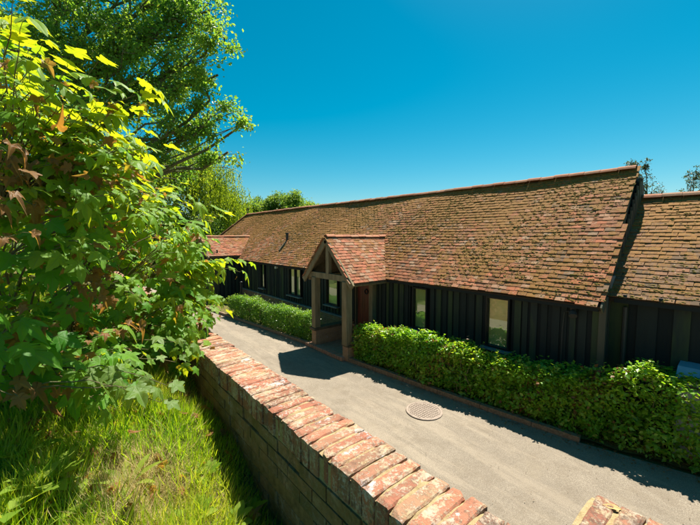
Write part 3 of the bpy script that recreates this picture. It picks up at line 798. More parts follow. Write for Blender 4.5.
low_wall(po, 5.60, 6.95, 8.33, 8.55, .525)
d = MB(); d.box((6.2, 8.44, .56), (1.32, .26, .07), rnd=.2); d.build('bench_rail', M['oakdark'], po)
low_wall(po, 5.60, 6.10, 6.84, 7.06, .375)
d = MB(); d.box((5.85, 6.95, .395), (.5, .25, .04), rnd=.2); d.build('wall_cap', M['oakdark'], po)
qo = porch(QC, QW, QX, QZ, QE, None, None, None, 'small far gabled porch with dull red tiles at the left end of the barn')
for s in (-1, 1):
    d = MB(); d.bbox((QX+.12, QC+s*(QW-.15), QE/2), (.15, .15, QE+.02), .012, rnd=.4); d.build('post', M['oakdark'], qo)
g = MB(); boards(g, (QX+.5, QC-QW+.1), (XW, QC-QW+.1), .02, QE-.04, (0, -1)); g.build('side_boarding', M['board'], qo)
g = MB(); boards(g, (QX+.5, QC-QW+.12), (QX+.5, QC+QW-.12), .02, QE+.3, (-1, 0)); g.build('front_boarding', M['board'], qo)

# ------------------------------------------------------------------ lower second barn at the right
b2 = thing('barn', 'lower black outbuilding with golden mossy roof adjoining the gable at the right', 'barn', (9, -3, 0))
X2, Z2, Z2R = 7.15, 2.27, 4.07; XR2 = 9.30; Y2 = -9.0
U2 = nrm([XR2-X2, 0, Z2R-Z2]); L2 = math.hypot(XR2-X2, Z2R-Z2)
tl = MB(); ms = MB()
tile_slope(tl, np.array([X2, Y2, Z2]), [0, 1, 0], U2, Y0+.12-Y2, L2-.05, lambda p: p[:, 1] < Y0+.10, moss=ms, mossn=9000)
r2 = tl.build('roof', M['tile_dark'], b2); o = ms.build('moss_cushions', M['moss'], r2, smooth=True); o['kind'] = 'stuff'
rt = MB(); ridge_tiles(rt, (XR2, Y2, Z2R+.02), (XR2, Y0+.02, Z2R+.04)); rt.build('ridge', M['ridge'], r2)
tb = MB(); tile_slope(tb, np.array([2*XR2-X2, Y2, Z2]), [0, 1, 0], nrm([-(XR2-X2), 0, Z2R-Z2]), Y0-Y2, L2-.16); tb.build('back_slope', M['tile_dark'], r2)
b = MB(); b.add([[X2+.03, Y2+.05, Z2-.01], [X2+.03, Y0+.08, Z2-.01], [XR2, Y0+.08, Z2R-.02], [XR2, Y2+.05, Z2R-.02], [2*XR2-X2, Y2+.05, Z2], [2*XR2-X2, Y0+.08, Z2], [X2+.06, Y2+.05, Z2-.08], [X2+.06, Y0+.08, Z2-.08]],
                [[0, 3, 2, 1], [3, 4, 5, 2], [0, 1, 7, 6]]); b.build('roof_deck', M['under'], r2)
g = MB(); XW2 = 7.42; boards(g, (XW2, Y2+.1), (XW2, Y0+.05), .02, Z2+.2, (-1, 0), wmin=.14, wmax=.24); g.build('cladding', M['board'], b2)
g = MB(); g.box((XW2+.08, (Y2+Y0)/2, 1.2), (.12, Y0-Y2-.1, 2.4)); g.box((2*XR2-XW2, (Y2+Y0)/2, 1.15), (.12, Y0-Y2-.1, 2.3)); g.build('wall', M['black'], b2)
g = MB(); g.add([[XW2, Y2+.1, 0], [2*XR2-XW2, Y2+.1, 0], [2*XR2-XW2, Y2+.1, Z2+.2], [XR2, Y2+.1, Z2R-.1], [XW2, Y2+.1, Z2+.2]], [[0, 1, 2, 3, 4]]); g.build('gable_wall', M['black'], b2)
g = MB(); g.box((X2+.05, (Y2+Y0)/2, Z2-.05), (.03, Y0-Y2-.1, .08), rnd=.2)
for k in range(18): g.box(((X2+XW2)/2+.02, Y0-.2-k*.45, Z2+.02), (.30, .05, .08), rnd=.2)
g.build('fascia', M['board'], b2)
g = MB(); g.tube([(XW2-.08, Y0-.18, 2.1), (XW2-.08, Y0-.18, .1)], .035, 8); g.build('downpipe', M['pipe'], b2)
g = MB(); g.box((XW+.35, Y0+.03, 2.50), (.24, .03, .22)); g.build('lead_apron', M['lead'], b2)

# storage bins behind the hedge
rt_ = thing('storage_bin', 'pale grey storage bin with shiny sloping lid behind the hedge at the right', 'bin', (7.12, .63, 0))
f = MB(); f.bbox((7.14, .50, .55), (.46, .42, 1.08), .02); f.build('body', M['plastic'], rt_)
f = MB(); f.add([[x_-.28, y_-.13, z_-.12] for x_, y_, z_ in [[7.17, .40, 1.22], [7.17, .86, 1.22], [7.67, .86, 1.22], [7.67, .40, 1.22], [7.17, .40, 1.30], [7.17, .86, 1.30], [7.40, .86, 1.46], [7.40, .40, 1.46], [7.67, .86, 1.48], [7.67, .40, 1.48]]],
                [[4, 7, 6, 5], [7, 9, 8, 6], [0, 4, 5, 1], [1, 5, 6, 8, 2], [0, 3, 9, 7, 4], [2, 8, 9, 3]]); f.build('lid', M['plastic'], rt_)
f = MB(); f.tube([(6.87, .33, 1.24), (6.87, .67, 1.24)], .014, 8); f.box((6.885, .50, 1.12), (.02, .46, .03)); f.build('handle', M['pipe'], rt_)
rt_ = thing('storage_bin', 'cream coloured box beside the pale grey bin at the right edge', 'bin', (7.15, .1, 0))
f = MB(); f.bbox((7.15, .02, .66), (.46, .44, 1.28), .02); f.build('body', M['beige'], rt_)
f = MB(); f.bbox((7.15, .02, 1.33), (.56, .54, .05), .01); f.build('lid', M['plastic'], rt_)

# black post at the far end of the left hedge
r_ = thing('bollard', 'thin black metal post standing at the far end of the left hedge', 'post', (5.65, 14.0, 0))
f = MB(); f.tube([(5.65, 14.0, 0), (5.65, 14.0, 1.35)], .045, 10); f.build('shaft', M['black'], r_)
f = MB(); f.tube([(5.65, 14.0, 1.35), (5.65, 14.0, 1.40), (5.65, 14.0, 1.42)], [.055, .055, .02], 12); f.build('cap', M['black'], r_)

# manhole cover
mh = thing('manhole_cover', 'round rusty cast iron manhole cover set in the tarmac path', 'manhole cover', (5.09, 3.93, 0))
f = MB(); a = np.linspace(0, 2*PI, 41)[:-1]
def ring(z0, z1, r0, r1):
    V = [[5.09+r*math.cos(t_), 3.93+r*math.sin(t_), z] for r, z in ((r0, z0), (r1, z1)) for t_ in a]
    return V, [[k, (k+1) % 40, 40+(k+1) % 40, 40+k] for k in range(40)]
zb = .016
for q in ((zb, zb+.006, .345, .335), (zb+.006, zb+.006, .335, .300), (zb+.006, zb, .300, .295)):
    V, F = ring(*q); f.add(V, F)
f.build('frame', M['iron'], mh)
f = MB(); V, F = ring(zb+.001, zb+.001, .293, .0001); f.add(V, F)
for i in range(-5, 6):
    for j in range(-5, 6):
        if math.hypot(i, j)*.05 < .27: f.box((5.09+i*.05, 3.93+j*.05, zb+.004), (.034, .034, .008), rnd=.5)
f.build('lid', M['iron'], mh)

# ------------------------------------------------------------------ leaf templates
LT = (np.array([[0, 0, 0], [.26, .42, .05], [0, 1, -.05], [-.26, .42, .05], [0, .5, -.015]], float), np.array([[0, 1, 4], [1, 2, 4], [2, 3, 4], [3, 0, 4]]))
LT2 = (np.array([[0, 0, 0], [.30, .5, .06], [0, 1, -.04], [-.30, .5, .06]], float), np.array([[0, 1, 2], [0, 2, 3]]))
def sycamore(droop, fold, seed):
    r_ = np.random.default_rng(seed)
    H = [(.07, -.05), (.17, -.09), (.27, -.07), (.36, -.03), (.44, .04), (.40, .09), (.39, .14), (.31, .19), (.38, .22), (.47, .27), (.52, .35), (.60, .41), (.66, .52), (.56, .52), (.49, .55), (.40, .54), (.30, .57), (.21, .56), (.24, .64), (.22, .73), (.16, .80), (.13, .89), (.05, .95)]
    H = [(x*(1+r_.normal(0, .03)), y+r_.normal(0, .008)) for x, y in H]
    out = [(0, 0)]+H+[(0, 1.04)]+[(-x*(1+r_.normal(0, .04)), y+r_.normal(0, .01)) for x, y in H[::-1]]
    O = np.array(out); c = np.array([0, .30]); m = len(O)
    V = [[c[0], c[1], 0]]
    for k in (.5, 1.0):
        for p in O:
            q = c+(p-c)*k; V.append([q[0], q[1], 0])
    V = np.array(V, float)
    x, y = V[:, 0], V[:, 1]; th = np.arctan2(x, y+.001); rr = np.hypot(x, y)
    V[:, 2] = -droop*rr**2 + fold*np.abs(x) + .035*rr*np.cos(th/math.radians(22)*PI/1.0)*-1 + .02*np.sin(9*x+seed)*rr + .015*np.sin(11*y+seed)
    F = [[0, 1+k, 1+(k+1) % m] for k in range(m)] + [[1+k, 1+m+k, 1+m+(k+1) % m] for k in range(m)] + [[1+k, 1+m+(k+1) % m, 1+(k+1) % m] for k in range(m)]
    return V, np.array(F)
SY = [sycamore(.22, .06, 1), sycamore(.35, -.04, 2), sycamore(.12, .16, 3), sycamore(.5, .02, 4)]
SYD = [sycamore(.9, .55, 5), sycamore(.6, .7, 6)]     # curled, withered

# ------------------------------------------------------------------ hedges
def hedge(label, ya, yb, hf, tf, n, mat, size, group='clipped hedges along the barn'):
    root = thing('hedge', label, 'hedge', (float(kx((ya+yb)/2))+.5, (ya+yb)/2, 0), group)
    ax = lambda y: kx(y)+.10
    y = rng.uniform(ya, yb, n); h = hf(y); tk = tf(y)
    per = rng.uniform(0, 1, n)*(h*1.0+tk*1.3+h*.35)
    front = per < h; top = (per >= h) & (per < h+tk*1.3)
    X = np.where(front, 0, np.where(top, (per-h)/1.3, tk)); Z = np.where(front, per, np.where(top, h, h-(per-h-tk*1.3)/.35))
    nx = np.where(front, -1, np.where(top, 0, 1)); nz = np.where(top, 1, 0)
    # rounded shoulders
    sh = .16
    dX = np.clip(sh-X, 0, sh); dZ = np.clip(Z-(h-sh), 0, sh)
    Z = Z - np.where(top, (dX**2)/sh*.5, 0); X = X + np.where(front, (dZ**2)/sh*.5, 0)
    lump = -.03+.06*np.sin(y*9.1+Z*8)*np.sin(y*5.7-Z*13+X*9)+.05*np.sin(y*3.1)+.04*np.sin(y*7.3+Z*5)+.05*np.sin(y*1.3+X*4+1)+.03*np.sin(Z*11+y*4)+.025*np.sin(y*17+X*13)
    dep = rng.exponential(.05, n)-lump*.9 - (rng.random(n) < .05)*rng.uniform(0, .10, n)
    dep = np.where(front & (Z < .18), dep+rng.uniform(0, .12, n), dep)
    Xp = X-nx*dep; Zp = Z-nz*dep
    e = np.minimum(y-ya, yb-y)                                          # round the ends
    Zp = Zp-np.clip(.18-e, 0, .18)*.6*nz
    pos = np.stack([ax(y)+Xp, y, np.maximum(Zp, .05)+.02], 1)
    # close the two ends
    m = int(n*.05); ye = np.where(rng.random(m) < .5, ya, yb); xe = rng.uniform(0, 1, m)*tf(ye); ze = rng.uniform(.05, 1, m)*(hf(ye)-.05)
    pe = np.stack([ax(ye)+xe, ye+rng.normal(0, .05, m), ze], 1); ne = np.stack([np.zeros(m), np.where(ye == ya, -1, 1), np.zeros(m)], 1)
    pos = np.concatenate([pos, pe]); no = np.concatenate([np.stack([nx, np.zeros(n), nz], 1), ne])
    N = len(pos)
    nor = nrm(no*.45+np.array([.25, .08, .75])+rng.normal(0, .48, (N, 3)))
    axv = nrm(no*.5+rng.normal(0, .7, (N, 3))+np.array([0, 0, -.1]))
    axv = axv - (axv*nor).sum(1, keepdims=True)*nor
    s = size*rng.uniform(.6, 1.25, N)
    # tone varies in clumps; brown leaves in patches
    cl_ = .5+.22*np.sin(pos[:, 1]*4+pos[:, 2]*6)*np.sin(pos[:, 1]*2.3+pos[:, 0]*7)+rng.normal(0, .22, N)
    cl_ = np.clip(cl_*.86, 0, .86)
    bp = (np.sin(pos[:, 1]*2.2+1.7)*np.sin(pos[:, 1]*5.1+pos[:, 2]*3) > .45)
    br = rng.random(N) < np.where(bp, .22, .035)
    if mat == 'hedgeleaf': cl_ = np.where(br, rng.uniform(.91, 1, N), cl_)
    f = MB(); f.inst(LT, pos, axv, nor, np.stack([s*1.25, s, s], 1), cl_); f.build('foliage', M[mat], root)
    g = MB()
    for k in range(int((yb-ya)*9)):
        yy = random.uniform(ya+.05, yb-.05); x0 = float(ax(yy))+random.uniform(.12, .5); hh = float(hf(yy)); p = np.array([x0, yy, .02]); pts_ = [p]
        for q in range(4): pts_.append(pts_[-1]+np.array([random.uniform(-.09, .07), random.uniform(-.09, .09), hh*.23]))
        g.tube(pts_, np.linspace(.014, .004, 5), 5)
        for q in range(3):
            b0 = pts_[1+q]; g.tube([b0, b0+np.array([random.uniform(-.25, .1), random.uniform(-.2, .2), random.uniform(.05, .2)])], [.006, .002], 4)
    # leafy heart so that no light passes straight through
    m = int(n*.10); y = rng.uniform(ya+.1, yb-.1, m); pos = np.stack([ax(y)+rng.uniform(.15, .8, m)*tf(y), y, rng.uniform(.12, .85, m)*hf(y)], 1)
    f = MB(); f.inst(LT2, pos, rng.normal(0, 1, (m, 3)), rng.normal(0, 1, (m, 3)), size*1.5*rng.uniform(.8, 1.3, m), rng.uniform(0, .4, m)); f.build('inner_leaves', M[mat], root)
    # uneven young shoots on top
    s_ = g; lf = MB(); LP = []; LA = []
    for k in range(int((yb-ya)*8)):
        yy = random.uniform(ya+.1, yb-.1); x0 = float(ax(yy))+random.uniform(.05, float(tf(yy))-.05); h0 = float(hf(yy))-.03; L_ = random.uniform(.05, .16)
        d_ = np.array([random.uniform(-.4, .4), random.uniform(-.4, .4), 1.]); e_ = np.array([x0, yy, h0]); s_.tube([e_, e_+d_*L_], [.003, .0015], 4)
        for q in range(6): LP.append(e_+d_*L_*(q+1)/6); LA.append([random.gauss(0, 1), random.gauss(0, 1), .3])
    g.build('stems', M['hedgetwig'], root)
    LP = np.array(LP); LA = nrm(LA); n3 = len(LP); nn_ = nrm(np.array([0, 0, 1])+rng.normal(0, .4, (n3, 3)))
    lf.inst(LT, LP, LA, nn_, size*rng.uniform(.6, 1.0, n3), rng.uniform(.5, .86, n3)); lf.build('young_leaves', M[mat], root)
def hr(y): return 1.04+.03*np.sin(y*1.7)+ .10*sstep(2.2, 1.6, y)+.18*np.exp(-((y-1.05)/.35)**2)+.06*sstep(.6, -.2, y)
def hl(y): return .86+.03*np.sin(y*2.1)
hedge('long leafy hedge with scattered brown leaves right of the porch', -2.6, 6.72, hr, lambda y: .44+.14*sstep(2.2, 1, y), 33000, 'hedgeleaf', .072)
hedge('shorter small leaved hedge in front of the barn left of the porch', 8.80, 14.1, hl, lambda y: .50+.0*y, 26000, 'hedgeleaf2', .045)
# leaf litter under the long hedge
n = 900; y = rng.uniform(-1.5, 6.6, n); x = kx(y)+rng.normal(.03, .12, n)
z_ = np.where((x > kx(y)+.0) & (x < kx(y)+.11) & (y > 1.7), .105, np.where(x > kx(y)+.1, .06, .012))
f = MB(); f.inst(LT, np.stack([x, y, z_+.006], 1), np.stack([rng.normal(0, 1, n), rng.normal(0, 1, n), rng.normal(0, .15, n)], 1), nrm(np.array([0, 0, 1])+rng.normal(0, .3, (n, 3))), rng.uniform(.025, .05, n), rng.uniform(.91, 1, n))
o = f.build('leaf_litter', M['hedgeleaf']); o['kind'] = 'stuff'

n = 2600; y = rng.uniform(-1.5, 14, n); e_ = rng.random(n) < .75; x = np.where(e_, kx(y)-np.abs(rng.normal(0, .10, n))-.005, kx(y)-rng.uniform(0, 3.2, n))
OC = (np.array([[1, 0, 0], [0, 1, 0], [-1, 0, 0], [0, -1, 0], [0, 0, .8], [0, 0, -.4]], float), np.array([[0, 1, 4], [1, 2, 4], [2, 3, 4], [3, 0, 4], [1, 0, 5], [2, 1, 5], [3, 2, 5], [0, 3, 5]]))
f = MB(); s3 = rng.uniform(.003, .009, (n, 3)); f.inst(OC, np.stack([x, y, np.full(n, .016)], 1), rng.normal(0, 1, (n, 3))*[1, 1, .05], np.repeat([[0, 0, 1.]], n, 0), s3, rng.random(n))
o = f.build('loose_gravel', M['kerb']); o['kind'] = 'stuff'
# ------------------------------------------------------------------ trees
def curve(a, b, bend, k=6, wig=.04):
    a = np.asarray(a, float); b = np.asarray(b, float); L = np.linalg.norm(b-a)
    m = (a+b)/2+np.asarray(bend)*L
    t_ = np.linspace(0, 1, k)[:, None]
    p = (1-t_)**2*a+2*t_*(1-t_)*m+t_**2*b
    p[1:-1] += rng.normal(0, wig*L/k*1.5, (k-2, 3)); return p
def tree(name, label, base, blobs, trunk_r, leafn, leafs, mat, twigs=(9, 7), spread=.30, trunk_top=None, group=None, cat='tree', limbs_from=.35, tmpl=None, bare=0.0, flat=.5, barkm='bark'):
    root = thing(name, label, cat, base, group)
    base = np.asarray(base, float)
    cen = np.mean([b_[0] for b_ in blobs], 0) if trunk_top is None else np.asarray(trunk_top, float)
    tr = MB(); br = MB()
    tp = curve(base-[0, 0, .15], cen, (rng.normal(0, .03), rng.normal(0, .03), 0), 9, .03)
    tr.tube(tp, trunk_r*np.linspace(1.15, .35, 9)*np.array([1.35]+[1]*8), 10); tr.build('trunk', M[barkm], root)
    LP = []; LD = []
    for (c, r, wgt) in blobs:
        c = np.asarray(c, float); r = np.asarray(r, float)*np.ones(3)
        i = int(np.clip(np.searchsorted(tp[:, 2], c[2]-np.linalg.norm(c[:2]-cen[:2])*.5-.2*r[2]), 2, 8)); s0 = tp[i]
        lim = curve(s0, c, (0, 0, rng.uniform(-.05, .12)), 8, .08); lr = trunk_r*.42*np.linspace(1, .3, 8); br.tube(lim, lr, 7)
        for q in range(int(twigs[0]*wgt)):
            d_ = nrm(rng.normal(0, 1, 3)); d_[2] = d_[2]*.85+.1; e = c+d_*r*rng.uniform(.55, .92)
            j = rng.integers(3, 8); sub = curve(lim[j], e, (0, 0, rng.uniform(-.05, .15)), 6, .12); br.tube(sub, trunk_r*.14*np.linspace(1, .25, 6), 5)
            for k in range(twigs[1]):
                j = rng.integers(2, 6); d2 = nrm(nrm(e-c)*.6+rng.normal(0, .8, 3)); L_ = np.mean(r)*rng.uniform(.22, .45)
                tw = curve(sub[j], sub[j]+d2*L_, (0, 0, -.08), 4, .1); br.tube(tw, trunk_r*.035*np.array([1, .8, .5, .25])+.002, 4, cap=False)
                if rng.random() < bare: continue
                m = leafn; t_ = rng.uniform(.15, 1.1, m)
                pp_ = tw[0]+(tw[-1]-tw[0])*t_[:, None]+rng.normal(0, spread, (m, 3))*np.array([1, 1, .6])
                LP.append(pp_); LD.append(np.repeat(d2[None], m, 0))
    br.build('branches', M[barkm], root)
    LP = np.concatenate(LP); LD = np.concatenate(LD); n = len(LP)
    nor = nrm(np.array([0, 0, flat])+rng.normal(0, .5, (n, 3))); axv = nrm(LD*.5+rng.normal(0, .6, (n, 3))+np.array([0, 0, -.25]))
    f = MB(); s = leafs*rng.uniform(.6, 1.3, n)
    tone = np.clip(.45+.25*np.sin(LP[:, 0]*1.3)*np.sin(LP[:, 2]*1.1+LP[:, 1])+rng.normal(0, .2, n), 0, 1)
    f.inst(tmpl or LT2, LP, axv, nor, s, tone); f.build('foliage', M[mat], root)
    return root
def B(u, v, D, r, w=1.0): return (P(u, v, D), r, w)
# the big ash-like tree filling the upper left
big = [B(25, -40, 14, 2.4), B(90, -60, 13, 2.5), B(165, -50, 13.5, 2.3, .9), B(195, 15, 12.5, 1.25, .8), B(222, 35, 12.5, .75, .4), B(218, 75, 12.5, .7, .35), B(150, 40, 13, 1.5, .9), B(100, 50, 13, 1.6), B(45, 40, 13, 1.7), B(10, 90, 14, 1.7),
       B(60, 115, 13.5, 1.6), B(110, 110, 13, 1.4), B(155, 100, 13, 1.15, .7), B(190, 125, 12.5, .95, .6), B(222, 118, 12.5, .85, .55), B(238, 128, 12.5, .4, .25), B(228, 152, 13, .55, .3), B(175, 165, 13.5, 1.0, .6), B(-40, 20, 14, 2.4), B(-60, 110, 14, 2.2, .8), B(210, 100, 12.3, .5, .3), B(120, 160, 13.5, 1.3, .8), B(130, 0, 13, 2.0), B(60, 10, 13, 2.2), B(190, -20, 12.8, 1.5, .8), B(185, 60, 12.8, 1.1, .6), B(210, 10, 12.5, .9, .5), B(135, 75, 12.8, 1.4, .8), B(175, 90, 12.6, .9, .5), B(85, 75, 13, 1.6, .8), B(205, 55, 12.4, .7, .4)]
zb_ = P(30, 60, 14)
tree('ash_tree', 'tall spreading tree with small dark leaves filling the upper left sky', (zb_[0], zb_[1], .0), big, .30, 40, .135, 'treeleaf', (11, 7), .17, P(60, -20, 14), flat=.5, bare=.14)
# trees behind the bank
bg_ = [('broad mid green tree hidden behind the foreground shrub at the far left', (-9, 24, 0), 5.5, 11, .2, .2),
       ('rounded tree standing between the willow and the tall left tree', tuple(P(120, 230, 26)*[1, 1, 0]), 3.6, 8.0, .16, .18)]
bg_ += [('dark bushy tree low behind the left end of the barn, under the willow', tuple(P(205, 236, 31)*[1, 1, 0]), 3.2, 5.6, .16, .18),
       ('dark bushy tree low behind the shrubs, left of the willow trunk', tuple(P(165, 236, 29)*[1, 1, 0]), 3.2, 6.0, .16, .18),
       ('dense low tree beyond the path end behind the shrubs', tuple(P(130, 236, 33)*[1, 1, 0]), 4.2, 7.0, .17, .2),
       ('dense tree far left behind the shrubs beside the tall tree', tuple(P(70, 236, 30)*[1, 1, 0]), 5.0, 9.5, .18, .2),
       ('broad tree far left beyond the tall tree trunk', tuple(P(0, 236, 30)*[1, 1, 0]), 5.5, 11, .2, .2)]
for lab, bs, rad, ht, s, sp in bg_:
    bl = [(np.array(bs)+[rng.uniform(-1, 1)*rad*.6, rng.uniform(-1, 1)*rad*.6, ht*rng.uniform(.14, .85)], rad*rng.uniform(.35, .5), 1) for _ in range(12)]
    tree('broadleaf_tree', lab, bs, bl, .25, 26, s, 'farleaf', (8, 7), sp*1.8, (bs[0], bs[1], ht*.7), group='trees behind the bank')
# the far tree line over the barn roof
for i, (u, D, top, rad, lab) in enumerate(((248, 62, 199, 3.2, 'leftmost far round tree just above the barn ridge, beside the willow'), (272, 66, 193, 3.8, 'far round tree above the left end of the barn ridge, second in the row'), (296, 64, 197, 3.2, 'third far tree in the row above the ridge, paler and rounder'), (316, 70, 203, 2.6, 'rightmost low far tree of the row above the barn ridge'))):
    p = P(u, top, D); zt = p[2]; bs = (p[0], p[1], 2.0 if False else 0)
    bl = [(np.array([p[0]+rng.uniform(-1, 1)*rad*.8, p[1]+rng.uniform(-1, 1)*rad*.8, zt-rad*rng.uniform(.3, 1.8)]), rad*rng.uniform(.4, .55), 1) for _ in range(10)]
    tree('distant_tree', lab, bs, bl, .25, 30, .34, 'farleaf', (8, 7), .45, (p[0], p[1], zt-rad), group='far trees over the roof')
# small tops peeping over the ridge
for (u, v, D, r, lab) in ((416, 197, 26, .5, 'tip of a small dark treetop peeping over the middle of the barn ridge'), (447, 194, 26, .45, 'tip of a yellow green treetop peeping over the barn ridge, right of the dark one')):
    p = P(u, v, D); tree('treetop', lab, (p[0], p[1], 0), [(p-[0, 0, .1], r, 1), (p-[.5, .3, .7], r*1.2, 1)], .07, 14, .10, 'farleaf', (8, 5), .10)
# thin-leaved trees behind the gable at the right
for (u, v, D, lab, bl) in ((648, 190, 15, 'sparse young tree with upright leafy shoots behind the barn gable', ((621, 180, .4), (633, 163, .35), (615, 188, .3), (628, 188, .55), (640, 178, .65), (652, 192, .65), (634, 168, .35), (658, 204, .5), (645, 164, .2))),
                           (694, 195, 15, 'sparse twiggy tree at the right edge above the outbuilding roof', ((690, 190, .55), (703, 185, .7), (684, 200, .4), (694, 172, .3), (715, 175, .8)))):
    p = P(u, v, D)
    tree('young_tree', lab, (p[0], p[1], 0), [B(a_, b_, D, (c_*.7, c_*.7, c_*1.15), .8) for a_, b_, c_ in bl], .06, 5, .085, 'duskleaf', (10, 5), .07, (p[0], p[1], p[2]-.3), group='young trees behind the outbuilding')

# weeping willow
def willow(base, label, top, rad, strands, seedc):
    root = thing('willow_tree', label, 'tree', base, 'willows behind the barn')
    base = np.array(base, float); tr = MB(); c = np.array([base[0], base[1], top-rad*.8]); tp = curve(base-[0, 0, .1], c, (.03, 0, 0), 8, .04); tr.tube(tp, np.linspace(.4, .2, 8), 9); tr.build('trunk', M['bark'], root)
    br = MB(); LP = []; LA = []
    for k in range(34):
        a = rng.uniform(0, 2*PI); rr_ = rad*math.sqrt(rng.uniform(.05, 1)); zz = top-.2-(rr_/rad)**2*rad*.7-rng.uniform(0, .6)
        e = np.array([base[0]+math.cos(a)*rr_, base[1]+math.sin(a)*rr_, zz]); lim = curve(tp[rng.integers(4, 8)], e, (0, 0, .28), 9, .04); br.tube(lim, np.linspace(.10, .02, 9), 5)
        for q in range(strands):
            s0 = lim[rng.integers(4, 9)]+rng.normal(0, .35, 3)*[1, 1, .5]; L_ = rng.uniform(1.2, 4.2); L_ = min(L_, s0[2]-.6)
            dx = rng.normal(0, .10, 2); m = int(L_/.10); t_ = np.linspace(0, 1, m)
            p = s0+np.stack([dx[0]*np.sqrt(t_)*L_+.03*np.sin(t_*9+q), dx[1]*np.sqrt(t_)*L_, -t_*L_+.25*np.sin(t_*2.2)], 1)
            LP.append(p+rng.normal(0, .03, (m, 3))); LA.append(np.stack([rng.normal(0, .4, m), rng.normal(0, .4, m), np.full(m, -1)], 1))
    br.build('branches', M['bark'], root)
    LP = np.concatenate(LP); LA = np.concatenate(LA); n = len(LP)
    tone = np.clip(.5+.3*np.sin(LP[:, 0]*1.7+LP[:, 1])*np.sin(LP[:, 2]*.9)+rng.normal(0, .15, n), 0, 1)
    f = MB(); f.inst(LT2, LP, LA, rng.normal(0, 1, (n, 3)), np.stack([rng.uniform(.10, .16, n), rng.uniform(.16, .24, n), np.full(n, .12)], 1), tone); f.build('foliage', M['willowleaf'], root)
p = P(192, 200, 30); willow((p[0], p[1], 0), 'pale yellow green weeping willow rising behind the left end of the barn', P(192, 138, 30)[2], 4.2, 26, 0)
p = P(225, 210, 34); willow((p[0], p[1], 0), 'lower weeping willow just left of the roof finial behind the barn', P(225, 178, 34)[2], 2.6, 20, 0)
p = P(120, 200, 27); willow((p[0], p[1], 0), 'shadier weeping willow further left behind the foreground shrub', P(125, 130, 27)[2], 4.0, 22, 0)

